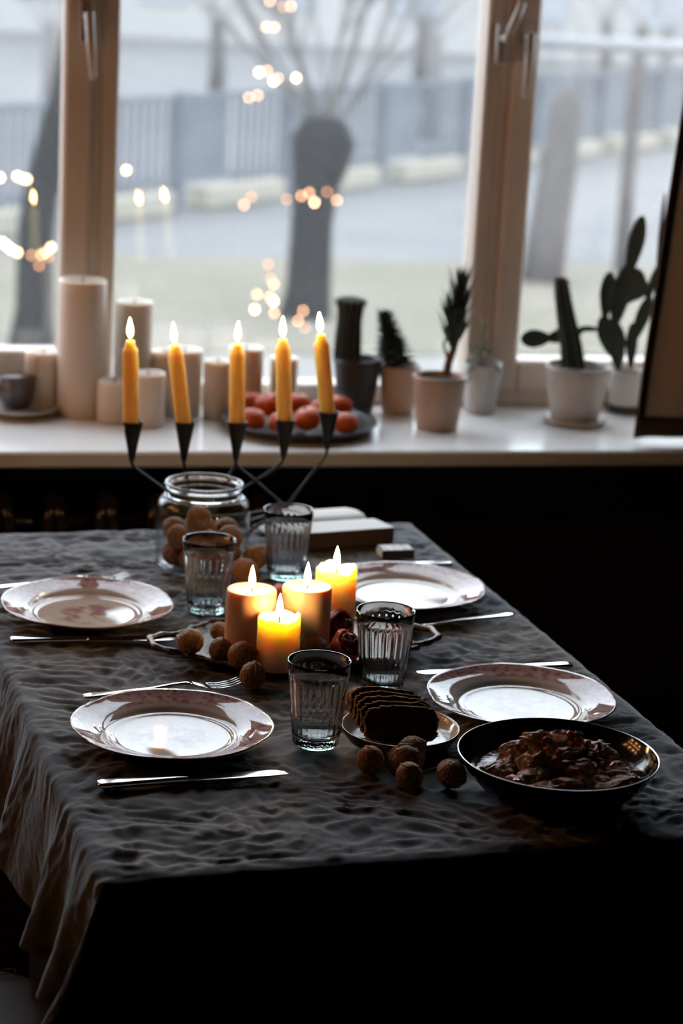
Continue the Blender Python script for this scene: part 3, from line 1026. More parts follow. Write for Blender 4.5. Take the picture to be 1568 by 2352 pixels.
def nut_px(x, y, rp, label, **k):
    z = ZT + 0.0175
    p = at(x, y, z)
    r = rp * (p - CAM).dot(FW) / FPX / 1.03
    p = at(x, y, ZT + r)
    nut((p.x, p.y, ZT + r * 1.0), r, label, **k)


TB = ZT + 0.006       # floor of the silver tray


def nut_tray(x, y, rp, label, zb=TB, **k):
    p = at(x, y, zb + 0.018)
    r = rp * (p - CAM).dot(FW) / FPX / 1.03
    p = at(x, y, zb + r)
    nut((p.x, p.y, zb + r), r, label, **k)


nut_px(850, 1746, 33, 'walnut with a knobbed tip in front of the bread plate, leftmost of the five', rot=(0.5, -0.2, 0.2))
nut_px(930, 1748, 39, 'walnut with a seam across it in the middle of the front walnuts', rot=(1.3, 0.2, 1.4))
nut_px(945, 1722, 32, 'walnut leaning against the bread plate behind the other front walnuts', rot=(0.6, 0.9, 0.7))
nut_px(940, 1782, 32, 'nearest walnut, in front of the seamed one', rot=(0.4, -0.5, 0.3))
nut_px(1036, 1777, 32, 'lone walnut left of the black pan', rot=(1.9, 0.3, 1.0))
nut_px(822, 1604, 26, 'walnut peeking out behind the bread slices')
nut_tray(437, 1474, 31, 'walnut at the left end of the silver tray', zb=TB + .004, rot=(0.9, 0.6, 0.2), group='walnuts on the silver tray')
nut_tray(507, 1493, 28, 'dark walnut with a seam on the silver tray, second from its left end', rot=(0.3, 0.0, 0.35), group='walnuts on the silver tray')
nut_tray(556, 1505, 32, 'walnut against the small front candle on the silver tray', rot=(1.2, 0.5, 0.9), group='walnuts on the silver tray')
nut_px(580, 1552, 31, 'walnut lying on the cloth against the front rim of the silver tray', rot=(0.2, 0.1, 0.05))
nut_tray(505, 1450, 23, 'walnut half hidden behind the left lit pillar candle', group='walnuts on the silver tray')
nut_tray(722, 1490, 30, 'walnut lying between the small candle and the pomegranate', group='walnuts on the silver tray')
nut_px(586, 1280, 29, 'walnut on the cloth between jar and tumbler, the farther one')
nut_px(562, 1312, 30, 'walnut on the cloth right of the jar, the nearer one')

# --- silver tray
tc_ = at(678, 1490, ZT)
tray = thing('silver_tray', 'ornate tarnished silver tray with loop handles under the lit candles', 'tray', (tc_.x, tc_.y, ZT + 0.0005), radians(2))
HA, HB = 0.160, 0.098


def tray_outline(s, n=96):
    out = []
    base = [(-HA, -0.045), (-HA + 0.06, -HB), (HA - 0.06, -HB), (HA, -0.045), (HA, 0.045), (HA - 0.06, HB), (-HA + 0.06, HB), (-HA, 0.045)]
    per = []
    for a, b2 in zip(base, base[1:] + base[:1]):
        for k in range(n // 8):
            t = k / (n // 8)
            per.append((a[0] + (b2[0] - a[0]) * t, a[1] + (b2[1] - a[1]) * t, t))
    for x, y, t in per:
        sc = 1 + 0.012 * cos(4 * pi * t)
        q = Vector((x * sc, y * sc, 0))
        d = q.normalized()
        out.append(q + d * s)
    return out


def ring_mesh(levels):
    v, f = [], []
    n = 96
    for s, z in levels:
        v += [(p.x, p.y, z) for p in tray_outline(s)]
    for k in range(len(levels) - 1):
        for j in range(n):
            f.append((k * n + j, k * n + (j + 1) % n, (k + 1) * n + (j + 1) % n, (k + 1) * n + j))
    return v, f, n


v_, f_, n_ = ring_mesh([(-0.022, 0.0), (-0.016, 0.0005), (-0.004, 0.007), (0.0, 0.0085), (0.001, 0.0105), (-0.002, 0.0115), (-0.008, 0.0095), (-0.017, 0.0045), (-0.022, 0.0042)])
f_.append(tuple(range(n_))[::-1])
f_.append(tuple((len(v_) - n_) + j for j in range(n_)))
obj('tray_base', mesh('tray_base', v_, f_), M_SILVER, tray)
rp = tray_outline(-0.001)
mb = MB()
mb.tube([(p.x, p.y, 0.0108 + 0.0008 * sin(k * 1.7)) for k, p in enumerate(rp + rp[:1])], [0.0034 + 0.0011 * (k % 3 == 0) for k in range(97)], 8)
mb.build('rim_moulding', M_SILVER, tray)
for s in (-1, 1):
    hp = [(s * (HA - 0.004), -0.040, .012), (s * (HA + 0.020), -0.036, .014), (s * (HA + 0.040), -0.018, .0155), (s * (HA + 0.040), 0.018, .0155), (s * (HA + 0.020), 0.036, .014), (s * (HA - 0.004), 0.040, .012)]
    hb = MB()
    pts = []
    for a, b2 in zip(hp, hp[1:]):
        for k in range(6):
            pts.append(Vector(a).lerp(Vector(b2), k / 6))
    pts.append(Vector(hp[-1]))
    hb.tube(pts, [0.0040 + 0.0012 * (0.5 + 0.5 * cos(k * 1.05)) for k in range(len(pts))], 9)
    hb.build('handle', M_SILVER, tray)

# --- candles
flame_me = MB().lathe([(0, 0), (.0016, .001), (.0034, .004), (.0046, .009), (.0044, .014), (.0032, .020), (.0016, .0265), (.0005, .030), (0, .0315)], 14).me('flame')


def lit(t, z, fs=1.0, lean=(0.0, 0.0), wick=0.010, m=None):
    MB().tube([(0, 0, z - 0.004), (0.0004, 0, z + wick * 0.6), (0.0012, 0, z + wick)], 0.0009, 6).build('wick', M_WICK, t)
    obj('flame', flame_me, m or M_FLAME, t, (0, 0, z + wick * 0.62), (lean[0], lean[1], 0), fs)


def pillar(name, base, r, h, m, label, zb, flame=True, ragged=0.0, seed=0, well=0.010, group=None, fs=1.0, tilt=(0, 0), seg=48):
    t = thing(name, label, 'candle', (base.x, base.y, zb + 0.0004), 0, group)
    rw = r * (0.86 if ragged else 0.80)
    pr = [(0, 0), (r * .97, 0), (r, .0025), (r, h * .25), (r, h * .5), (r, h * .75), (r, h - .006), (r * .985, h - .0015), (r * .955, h), (rw, h - .0012), (rw * .9, h - well * .45), (rw * .70, h - well * .85), (rw * .35, h - well), (0, h - well)]

    def zm(th, k, rr, z):
        if not ragged or k < 6 or k > 9:
            return 0
        return ragged * (noise.noise(Vector((cos(th) * 1.4, sin(th) * 1.4, seed))) + 0.5 * noise.noise(Vector((cos(th) * 3.4, sin(th) * 3.4, seed + 5)))) - ragged * 0.2

    def rm(th, k, rr, z):
        return 1 + 0.006 * noise.noise(Vector((cos(th) * 1.5, sin(th) * 1.5, z * 20 + seed)))
    MB().lathe(pr, seg, rm, zmod=zm).build('wax_body', m, t)
    if flame:
        lit(t, h - well, fs, wick=well + 0.006)
    else:
        MB().tube([(0, 0, h - well - .003), (0.001, 0, h - well + .011)], 0.001, 6).build('wick', M_WICK, t)
    return t


def pillar_px(bx, by, ty, r, *a, **k):
    zb = k.pop('zb', TB)
    bp = at(bx, by, zb)
    h = hz(bp, bx, ty)
    return pillar(a[0], bp, r, h, a[1], a[2], zb, **k)


pillar_px(572, 1500, 1353, 0.0340, 'pillar_candle', M_WAXP, 'lit dusty pink pillar candle, left one on the silver tray', seed=1, well=.0045, group='lit pillar candles')
pillar_px(698, 1493, 1346, 0.0338, 'pillar_candle', M_WAXP, 'lit dusty pink pillar candle in the middle of the silver tray', seed=2, well=.0045, group='lit pillar candles')
pillar_px(765, 1452, 1302, 0.0290, 'pillar_candle', M_WAXY, 'tallest lit honey pillar candle at the back right of the silver tray', seed=9, ragged=0.006, well=.014, group='lit pillar candles')
pillar_px(636, 1532, 1413, 0.0288, 'pillar_candle', M_WAXY, 'short lit honey pillar candle at the front of the silver tray', seed=4, ragged=0.005, well=.014, group='lit pillar candles')


# --- pomegranate pieces
def pomegranate(p, r, label, rot, seed, open_c=0.35):
    t = thing('pomegranate', label, 'pomegranate', p, 0, 'torn pomegranate pieces')
    t.rotation_euler = rot
    v, f = ico(5)
    sd = Vector((seed, seed * 2, 0))
    rind, inn = [], []
    for q in v:
        k = 1 + 0.03 * noise.noise(q * 2.5 + sd) + 0.16 * exp(-(1 - q.z) * 14) * (1 + 0.4 * sin(6 * atan2(q.y, q.x)))
        rind.append(q * r * k)
    keep = []
    for face in f:
        c = (v[face[0]] + v[face[1]] + v[face[2]]) / 3
        edge = open_c + 0.10 * noise.noise(c * 3 + sd)
        if c.y > -edge:
            keep.append(face)
    o = obj('rind', mesh('rind', rind, keep), M_POMO, t)
    md = o.modifiers.new('thickness', 'SOLIDIFY'); md.thickness = r * 0.09; md.offset = -1
    v2, f2 = ico(5)
    for q in v2:
        cell = abs(noise.noise(q * 7 + sd)) + abs(noise.noise(q * 11 - sd))
        inn.append(Vector((q.x, max(q.y, -0.62) if q.y < 0 else q.y, q.z)) * r * (0.80 + 0.10 * cell))
    obj('seeds', mesh('seeds', inn, f2), M_POMI, t)
    pm = MB()
    for a in (0.4, 1.5, 2.6):
        pm.tube([(cos(a) * r * .75, -r * .50, sin(a) * r * .75), (0.0, -r * .60, 0.0)], [r * .05, r * .02], 6)
    pm.build('pith', M_PITH, t)
    return t


def pom_px(x, y, rp, label, rot, seed, zb=TB, oc=0.35):
    p = at(x, y, zb + 0.025)
    r = rp * (p - CAM).dot(FW) / FPX
    p = at(x, y, zb + r)
    pomegranate((p.x, p.y, zb + r), r, label, rot, seed, oc)


pom_px(775, 1442, 40, 'torn pomegranate showing dark seeds beside the middle candle', (0.2, 0.1, 0.45), 3, oc=0.15)
pom_px(796, 1485, 37, 'red pomegranate with its crown upwards in front of the torn one', (-0.75, 0.1, 0.5), 5, oc=0.42)
pom_px(925, 1480, 36, 'pomegranate piece showing right of the tumbler behind the bread', (0.1, 0.2, 1.3), 7, oc=0.3)
pom_px(640, 1372, 27, 'pomegranate piece glimpsed between the two pink candles', (0.3, 0.2, 2.5), 9, oc=0.6, zb=TB + 0.0)

# --- bread plate and bread
bp = at(919, 1671, ZT + 0.02)
bpl = thing('bread_plate', 'small shallow cream plate under the bread slices', 'plate', (bp.x, bp.y, ZT + 0.0005))
MB().lathe([(0, .0055), (.050, .0055), (.058, .0065), (.064, .011), (.0695, .0195), (.0715, .0225), (.0722, .0222)], 80).build('plate_inside', M_STONE, bpl)
MB().lathe([(.0722, .0222), (.0726, .021), (.070, .014), (.064, .006), (.054, .0012), (.050, 0), (0, 0)], 80).build('plate_outside', M_BROWNG, bpl)


def slice_outline(seed, W=0.090, H=0.0415):
    pts = []
    for k in range(120):
        t = k / 120 * 2 * pi
        e = 2 / 4.2
        x = abs(cos(t)) ** e * (1 if cos(t) > 0 else -1) * W / 2
        y = abs(sin(t)) ** e * (1 if sin(t) > 0 else -1) * H / 2
        if y > 0:
            y *= 1.06 + 0.10 * (1 - (2 * x / W) ** 2)
        n = noise.noise(Vector((cos(t) * 6, sin(t) * 6, seed))) * 0.0022 + noise.noise(Vector((cos(t) * 16, sin(t) * 16, seed))) * 0.0016
        q = Vector((x, y))
        pts.append(q + q.normalized() * n * (1.0 if y > -0.015 else 0.4))
    return pts


def bread(k, p, rot, label):
    t = thing('bread_slice', label, 'bread', p, 0, 'dark rye bread slices')
    t.rotation_euler = rot
    o = slice_outline(k * 3.3)
    n = len(o)
    th = 0.0085
    v, f = [], []
    for (s, y) in ((0.955, -th / 2), (1.0, -th / 2 + .0012), (1.012, 0), (1.0, th / 2 - .0012), (0.955, th / 2)):
        v += [(q.x * s, y, q.y * s) for q in o]
    for a in range(4):
        for j in range(n):
            f.append((a * n + j, a * n + (j + 1) % n, (a + 1) * n + (j + 1) % n, (a + 1) * n + j))
    obj('crust', mesh('crust', v, f), M_CRUST, t)
    v, f = [], []
    for side in (-1, 1):
        for (s, dy) in ((0.965, th / 2 - .0006), (0.7, th / 2), (0.4, th / 2 + .0002)):
            b0 = len(v)
            for q in o:
                v.append((q.x * s, side * (dy + 0.0005 * noise.noise(Vector((q.x * s * 200, q.y * s * 200, k)))), q.y * s))
        b0 = len(v) - 3 * n
        for a in range(2):
            for j in range(n):
                f.append((b0 + a * n + j, b0 + a * n + (j + 1) % n, b0 + (a + 1) * n + (j + 1) % n, b0 + (a + 1) * n + j))
        f.append(tuple(b0 + 2 * n + j for j in range(n)))
    obj('crumb', mesh('crumb', v, f), M_BREAD, t)


bc = at(917, 1668, ZT + 0.030)
names = ('front', 'second', 'third', 'fourth', 'rearmost')
for k in range(5):
    yb = -0.015 + k * 0.0118
    bread(k, (bp.x - 0.0035 - k * 0.0018, bp.y + yb, ZT + 0.0285 + k * 0.0016), (radians(-16 - k * 2.0), radians(-1 + k * 0.8), radians(-10 - k * 1.5)),
          '%s slice of dark rye bread standing on the small plate' % names[k])

# --- pan of stew
pc = at(1282, 1731, ZT + 0.048)
PR = 0.1175
pan = thing('stew_pan', 'black shallow pan holding the stew at the front right', 'pan', (pc.x, pc.y, ZT + 0.0005))
MB().lathe([(0, 0), (.070, 0), (.078, .0015), (.090, .010), (.104, .025), (.113, .039), (PR - .001, .0475)], 96).build('pan_outside', M_PAN, pan)
MB().lathe([(PR - .0025, .0478), (.1115, .039), (.1025, .0265), (.088, .012), (.076, .0045), (.068, .003), (0, .003)], 96).build('pan_inside', M_PAN, pan)
MB().lathe([(PR - .001, .0475), (PR - .0004, .0484), (PR - .0014, .0489), (PR - .0025, .0478)], 96).build('rim', M_PANRIM, pan)
stew = thing('meat_stew', 'chunky brown meat stew with red pepper in the black pan', 'stew', (pc.x, pc.y, ZT + 0.026))
MB().lathe([(0, 0.0), (.05, 0.0), (.09, .0002), (.0995, .0004), (.0995, -.002), (0, -.004)], 64, zmod=lambda t, k, r, z: 0.0008 * noise.noise(Vector((r * cos(t) * 60, r * sin(t) * 60, 1))) if k < 3 else 0).build('sauce', M_SAUCE, stew)


def chunk(seed, sx, sy, sz):
    v, f = ico(4)
    sd = Vector((seed * 1.7, seed * 0.9, seed * 2.3))
    out = []
    for p in v:
        q = Vector((p.x, p.y, p.z))
        for a in (1.3, 2.6):
            q += Vector((noise.noise(p * a + sd), noise.noise(p * a + sd + Vector((9, 0, 0))), noise.noise(p * a + sd + Vector((0, 7, 0))))) * 0.42 / a * 1.5
        r = 1 + 0.10 * (0.4 - abs(noise.noise(p * 5 + sd))) + 0.06 * (0.4 - abs(noise.noise(p * 11 + sd))) + 0.03 * noise.noise(p * 22)
        out.append(Vector((q.x * sx, q.y * sy, q.z * sz)) * r)
    return mesh('meat_piece', out, f)


rs = random.Random(41)
MP = [(-.075, -.005, .004, .020, .016, .011), (-.050, .012, .008, .024, .018, .014), (-.035, -.030, .006, .026, .018, .012), (-.060, -.038, .003, .020, .015, .009), (-.040, .018, .020, .024, .014, .013),
      (-.022, .012, .030, .024, .015, .015), (.012, .020, .028, .026, .016, .015), (.022, .004, .020, .024, .018, .014), (-.005, -.012, .018, .024, .019, .014), (-.030, -.008, .018, .022, .018, .014),
      (.055, .015, .014, .022, .019, .016), (.050, -.015, .006, .024, .018, .010), (.075, -.030, .003, .026, .014, .008), (.030, -.040, .004, .030, .016, .009), (.000, -.052, .003, .028, .014, .009),
      (-.030, -.058, .002, .024, .014, .009), (.045, -.058, .002, .028, .012, .008), (.015, -.028, .012, .022, .016, .012), (.035, .025, .016, .016, .014, .014), (-.005, .040, .012, .028, .016, .013), (-.015, .004, .026, .016, .012, .012), (.062, -.045, .002, .022, .012, .007)]
for k, (x, y, z, a, b2, c) in enumerate(MP):
    obj('meat_piece', chunk(k + 1, a * 0.86, b2 * 0.86, c * 0.86), M_MEAT, stew, (x, y, z), (rs.uniform(-.3, .3), rs.uniform(-.3, .3), rs.uniform(-.5, .5)))
pep = MB().box((-1, -.7, -.45), (1, .7, .45), 0.3).me('pepper_piece', False)
her = MB().box((-1, -.5, -.12), (1, .5, .12), 0.1).me('herb_piece', False)
for k, (x, y, z) in enumerate(((-.018, .000, .041), (.022, .004, .037), (.030, -.004, .034), (-.020, -.014, .034), (-.066, -.052, .012), (.012, -.006, .036), (-.045, -.030, .020), (.040, -.045, .014), (.010, -.058, .013), (.056, -.030, .018), (.016, .012, .042), (-.008, -.022, .033))):
    obj('pepper_piece', pep, M_PEPPER, stew, (x, y, z), (rs.uniform(-.6, .6), rs.uniform(-.6, .6), rs.uniform(0, 3)), 0.0040)
for k, (x, y, z) in enumerate(((-.030, .006, .046), (.048, -.014, .019), (-.052, -.045, .016), (.028, .012, .042), (.060, .004, .030), (-.002, -.032, .025))):
    obj('herb_piece', her, M_HERB, stew, (x, y, z), (rs.uniform(-.4, .4), rs.uniform(-.4, .4), rs.uniform(0, 3)), 0.0055)

# --- open book and matchbox
bo = at(676, 1232, ZT + 0.027)
br = at(905, 1216, ZT + 0.027)
dv_ = br - bo
bang = atan2(dv_.y, dv_.x)
BW = dv_.length
book = thing('open_book', 'thick open book with white pages lying at the far end of the table', 'book', (bo.x, bo.y, ZT + 0.0005), bang)
prof = []                                  # across the book: near page block, gutter, far page block
ND = 40
BD = 0.158
for k in range(ND + 1):
    t = k / ND
    y = t * BD
    g = abs(t - 0.52)
    z = 0.027 - 0.008 * exp(-(g / 0.05) ** 2) + 0.003 * (1 - exp(-(g / 0.12) ** 2)) * (1 - t * 0.4) - 0.005 * max(0, t - 0.8) / 0.2
    prof.append((y, z))
v, f = [], []
for x in (0.0, BW):
    for (y, z) in prof:
        sh = -0.10 * y if x > 0 else 0.16 * y
        v.append((x + sh, y, z))
n = ND + 1
for k in range(ND):
    f.append((k, k + n, k + 1 + n, k + 1))
obj('page_surface', mesh('page_surface', v, f), M_PAPER, book)
v, f = [], []
for x in (0.0, BW):
    for (y, z) in prof:
        sh = -0.10 * y if x > 0 else 0.16 * y
        v.append((x + sh, y, z - 0.0006))
    for (y, z) in prof:
        sh = -0.10 * y if x > 0 else 0.16 * y
        v.append((x + sh, y, 0.0035))
for e in (0, 2 * n):
    for k in range(ND):
        f.append((e + k, e + k + 1, e + n + k + 1, e + n + k))
f.append((0, 2 * n, 3 * n, n))
f.append((ND, 2 * n + ND, 3 * n + ND, n + ND))
for k in range(ND):
    f.append((n + k, n + k + 1, 3 * n + k + 1, 3 * n + k))
obj('page_block', mesh('page_block', v, f, False), M_PAGE_SHADE, book)
MB().box((-0.004, -0.004, 0.0), (BW + 0.004, BD + 0.004, 0.0034), 0.001).build('cover', M_COVER, book, smooth=False)

mbp = at(868, 1268, ZT + 0.008)
mbx = thing('matchbox', 'small matchbox with a pale printed top beside the open book', 'matchbox', (0.848, 3.213, ZT + 0.0005), radians(2))
MB().box((0, 0, 0.0), (0.053, 0.035, 0.0140), 0.0008).build('sleeve', M_MATCHS, mbx, smooth=False)
MB().box((0.0015, 0.0015, 0.0139), (0.0515, 0.0335, 0.0146)).build('top_print', M_MATCHT, mbx, smooth=False)
MB().box((-0.0008, 0.0025, 0.002), (0.0, 0.0325, 0.012)).build('drawer_end', M_PAPER, mbx, smooth=False)

# --- candelabra
CY = 3.345
cw = thing('candelabra', 'black iron five-arm candelabra with cone cups behind the jar', 'candelabra', (0.655, CY, ZT))
CO = Vector((0.655, CY, ZT))
cups = [(305, 968, 312, 1066), (425, 968, 428, 1078), (545, 968, 543, 1070), (655, 963, 653, 1058), (755, 945, 762, 1040)]
cone = MB().lathe([(0, -.066), (.0028, -.066), (.0048, -.060), (.0105, -.030), (.0162, -.001), (.0168, .0), (.0158, .0), (.0150, -.002), (.0100, -.028), (0, -.050)], 28).me('candle_cup')
N1 = at_y(462, 1190, CY) - CO
N2 = at_y(656, 1166, CY) - CO
ends = []
for k, (x, y, xb, yb) in enumerate(cups):
    p = at_y(x, y, CY) - CO
    obj('candle_cup', cone, M_IRON, cw, p)
    ends.append(p + Vector((0, 0, -.0655)))


def arm(a, b2, nm='arm'):
    m1 = a + Vector((0, 0, -0.012))
    MB().tube(bez(a, m1, a.lerp(b2, 0.25), b2, 10), 0.0026, 8).build(nm, M_IRON, cw)


arm(ends[0], N1)
arm(ends[1], N1)
arm(ends[2], N1)
arm(ends[2], N2)
arm(ends[3], N1)
arm(ends[4], N2)
fz = 0.0035
legs = ((N1, Vector((N1.x - .03, -.055, fz))), (N1, Vector((N1.x - .03, .055, fz))), (N2, Vector((N2.x - .06, .05, fz))), (N2, at(569, 1236, ZT) - CO + Vector((0, 0, fz))))
for a, b2 in legs:
    MB().tube(bez(a, a + Vector((0, 0, -.015)), b2 + Vector((0, 0, .02)), b2, 8), 0.003, 8).build('leg', M_IRON, cw)
MB().tube([N1, N1.lerp(N2, .5) + Vector((0, 0, -.004)), N2], 0.003, 8).build('cross_bar', M_IRON, cw)
tops = [(299, 782), (401, 792), (545, 790), (649, 779), (736, 768)]
words = ('leftmost', 'second from the left', 'middle', 'second from the right', 'rightmost')
for k, ((x, y, _, _), (tx, ty)) in enumerate(zip(cups, tops)):
    c0 = at_y(x - (3 if k == 0 else 0), y, CY) + Vector((0, 0, -0.020))
    c1 = at_y(tx, ty, CY)
    d = c1 - c0
    h = d.length
    t = thing('taper_candle', 'lit amber taper candle in the candelabra, %s' % words[k], 'candle', c0, 0, 'amber taper candles')
    t.rotation_euler = d.to_track_quat('Z', 'Y').to_euler()
    r = 0.0126
    MB().lathe([(0, 0), (.0100, 0), (r, .012), (r, h * .4), (r, h - .016), (r * .96, h - .0145), (r * .66, h - .0085), (r * .56, h - .002), (r * .48, h), (r * .3, h + .0005), (0, h - .001)], 24).build('wax_body', M_TAPER, t)
    lit(t, h - .001, 1.02, (random.uniform(-.05, .05), random.uniform(0.0, .10)), wick=0.009, m=M_FLAMET)

# ================================================================ ON THE SILL
def sill_pillar(cx, ty, r, Y, label):
    q = at_y(cx, 930, Y)
    bp_ = Vector((q.x, Y, ZS))
    # keep the wanted picture column at mid height
    d = ray(cx, 930)
    h = hz(bp_, cx, ty)
    pillar('white_pillar_candle', bp_, r, h, M_WAXW, label, ZS, flame=False, seed=cx, group='unlit white pillar candles on the sill', seg=40, well=0.006)


sill_pillar(184, 642, 0.0455, 4.055, 'tallest white unlit pillar candle standing by the left mullion')
sill_pillar(302, 692, 0.036, 4.095, 'tall white unlit pillar candle right behind the leftmost taper')
sill_pillar(262, 873, 0.033, 4.00, 'short white unlit candle in front of the tallest white pillar')
sill_pillar(338, 856, 0.033, 3.965, 'short wide white unlit candle nearest the sill edge')
sill_pillar(372, 806, 0.026, 4.10, 'white unlit candle at the back between the two leftmost tapers')
sill_pillar(420, 802, 0.035, 4.06, 'white unlit candle behind the second taper from the left')
sill_pillar(496, 828, 0.026, 4.03, 'low white unlit candle left of the mandarin dish')
sill_pillar(560, 797, 0.034, 4.095, 'white unlit candle behind the middle taper and the mandarins')
sill_pillar(648, 820, 0.028, 4.10, 'white unlit candle behind the second taper from the right')
sill_pillar(97, 806, 0.034, 4.09, 'white unlit candle behind the saucer at the left edge')

# saucer and cup
sp = at(36, 932, ZS)
sau = obj('saucer', MB().lathe([(0, .006), (.030, .006), (.045, .008), (.070, .016), (.076, .019), (.0765, .018), (.070, .014), (.045, .004), (.035, 0), (0, 0)], 56).me('saucer'), M_PORC, None, (sp.x, 4.05, ZS + .0004))
tag(sau, 'grey-white saucer under the glass cup at the left edge of the sill', 'saucer')
cup = thing('glass_cup', 'glass cup of dark tea on the saucer at the left edge', 'cup', (sp.x - 0.006, 4.05, ZS + .0072))
cup.scale = (1.05, 1.05, 1.22)
MB().lathe([(0, 0), (.024, 0), (.028, .004), (.033, .025), (.0375, .055), (.041, .084), (.0415, .086), (.0405, .086), (.0365, .056), (.0318, .025), (.025, .006), (0, .005)], 48).build('cup_body', M_THIN, cup)
MB().lathe([(0, .0056), (.0245, .0062), (.0312, .025), (.0358, .056), (0, .056)], 48).build('tea', M_TEA, cup)

# dish of mandarins
dp = at(683, 985, ZS)
dish = obj('stoneware_dish', MB().lathe([(0, .005), (.105, .005), (.125, .008), (.146, .020), (.149, .022), (.1500, .020), (.130, .004), (.11, 0), (0, 0)], 72).me('stoneware_dish'), M_DDISH, None, (dp.x, dp.y - 0.005, ZS + .0004))
tag(dish, 'dark round stoneware dish holding the mandarins on the sill', 'dish')
mv, mf = ico(4)
mand = mesh('mandarin_flesh', [Vector((p.x, p.y, p.z * (0.84 - 0.10 * exp(-(1 - abs(p.z)) * 14)))) * (1 + 0.012 * noise.noise(p * 3)) for p in mv], mf)
stm = MB().lathe([(0, .01), (.10, .02), (.13, .08), (.06, .12), (0, .12)], 8).me('stem_end')


def mandarin(x, y, rp, zc, which):
    p = at(x, y, ZS + zc)
    r = rp * (p - CAM).dot(FW) / FPX
    t = thing('mandarin', 'orange mandarin in the dark dish, %s' % which, 'mandarin', p, random.uniform(0, 6), 'mandarins in the dark dish')
    t.rotation_euler = (random.uniform(-.4, .4), random.uniform(-.4, .4), random.uniform(0, 6))
    t.scale = (r,) * 3
    obj('fruit', mand, M_MAND, t)
    obj('stem_end', stm, M_HERB, t, (0, 0, .72))


for x, y, rp, zc, wh in ((581, 962, 31, .030, 'left end of the front row'), (646, 972, 30, .030, 'second from the left in the front row'), (707, 962, 34, .031, 'largest, third in the front row'),
                         (794, 972, 31, .030, 'right end of the front row'), (578, 922, 27, .035, 'leftmost in the back row'), (614, 930, 31, .036, 'second from the left in the back row'),
                         (684, 926, 29, .036, 'third from the left in the back row'), (738, 940, 28, .033, 'fourth in the back row beside the rightmost taper'),
                         (782, 932, 29, .033, 'right end of the back row'), (648, 920, 27, .050, 'resting on top of the back row')):
    mandarin(x, y, rp, zc, wh)


# pots
def pot(name, label, x, by, rt_, rb, ty, m, Y=None, saucer=None, band=None):
    p = at(x, by, ZS)
    if Y:
        q = at_y(x, by, Y)
        p = Vector((q.x, Y, ZS))
    z0 = 0.0
    t = thing(name, label, 'potted plant', (p.x, p.y, ZS + .0004))
    if saucer:
        MB().lathe([(0, .004), (saucer * .8, .004), (saucer, .014), (saucer * 1.02, .014), (saucer * .88, 0), (0, 0)], 48).build('saucer', m, t)
        z0 = .0045
    h = hz(Vector((p.x, p.y, ZS)), x, ty)
    MB().lathe([(0, z0), (rb * .95, z0), (rb, z0 + .003), (rb + (rt_ - rb) * .5, h * .5), (rt_ * .985, h * .93), (rt_, h), (rt_ * .93, h), (rt_ * .90, h * .9), (rb, h * .6), (0, h * .6)], 48).build('pot', m, t)
    if band:
        MB().lathe([(rb * 1.0, z0), (rb * 1.06, z0 + .001), (rb * 1.09, h * .20), (rb * 1.03, h * .21)], 40).build('pot_band', band, t)
    MB().lathe([(0, h * .90), (rt_ * .5, h * .905), (rt_ * .93, h * .89)], 32).build('soil', M_SOIL, t)
    return t, p, h


def loc_of(t, x, y, dy=0.0):
    return at_y(x, y, t.location.y + dy) - t.location


def rib_column(t, path, rads, ribs, m, name='stem', depth=0.14, seg=6):
    pts = [Vector(p) for p in path]
    N = ribs * seg
    v, f = [], []
    n = len(pts)
    for k, p in enumerate(pts):
        for j in range(N):
            th = 2 * pi * j / N
            r = rads[k] * (1 - depth * 0.5 + depth * 0.5 * cos(ribs * th))
            v.append(p + Vector((cos(th) * r, sin(th) * r, 0)))
    for k in range(n - 1):
        for j in range(N):
            f.append((k * N + j, k * N + (j + 1) % N, (k + 1) * N + (j + 1) % N, (k + 1) * N + j))
    f.append(tuple((n - 1) * N + j for j in range(N)))
    o = obj(name, mesh(name, v, f), m, t)
    sp_ = MB()
    for k in range(1, n):
        for j in range(ribs):
            th = 2 * pi * j / ribs
            p = pts[k] + Vector((cos(th), sin(th), 0)) * rads[k]
            for s in (-0.5, 0.2, 0.8):
                d = Vector((cos(th + s * .6), sin(th + s * .6), 0.3 * s))
                sp_.tube([p, p + d * 0.006], [0.0005, 0.0001], 3, caps=False)
    so_ = sp_.build('spines', M_SPINE, o)
    so_['kind'] = 'stuff'
    return o


def dense(pts, n):
    pts = [Vector(p) for p in pts]
    out = []
    for k in range(n + 1):
        t = k / n * (len(pts) - 1)
        i = min(int(t), len(pts) - 2)
        out.append(pts[i].lerp(pts[i + 1], t - i))
    return out


# 1 dark pot, club-topped column cactus
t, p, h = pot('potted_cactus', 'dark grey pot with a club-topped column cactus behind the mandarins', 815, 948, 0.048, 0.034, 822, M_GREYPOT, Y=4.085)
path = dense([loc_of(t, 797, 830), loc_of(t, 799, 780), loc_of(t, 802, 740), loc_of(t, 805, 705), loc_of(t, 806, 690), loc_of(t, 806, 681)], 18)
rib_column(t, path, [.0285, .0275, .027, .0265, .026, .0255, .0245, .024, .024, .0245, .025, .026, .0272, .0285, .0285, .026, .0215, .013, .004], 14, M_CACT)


def leaf_mesh(L, W, T=0.12, curl=0.15, n=7):
    v, f = [], []
    for k in range(n):
        s = k / (n - 1)
        wd = W * (sin(pi * min(1, s * .8 + .16)) ** 0.8) * (1 - s ** 4)
        z = L * s
        c = curl * L * s * s
        v += [(-wd / 2, c, z), (0, c - wd * T * 2, z), (wd / 2, c, z), (0, c + wd * T, z)]
    for k in range(n - 1):
        for j in range(4):
            f.append((k * 4 + j, k * 4 + (j + 1) % 4, (k + 1) * 4 + (j + 1) % 4, (k + 1) * 4 + j))
    return mesh('leaf', v, f)


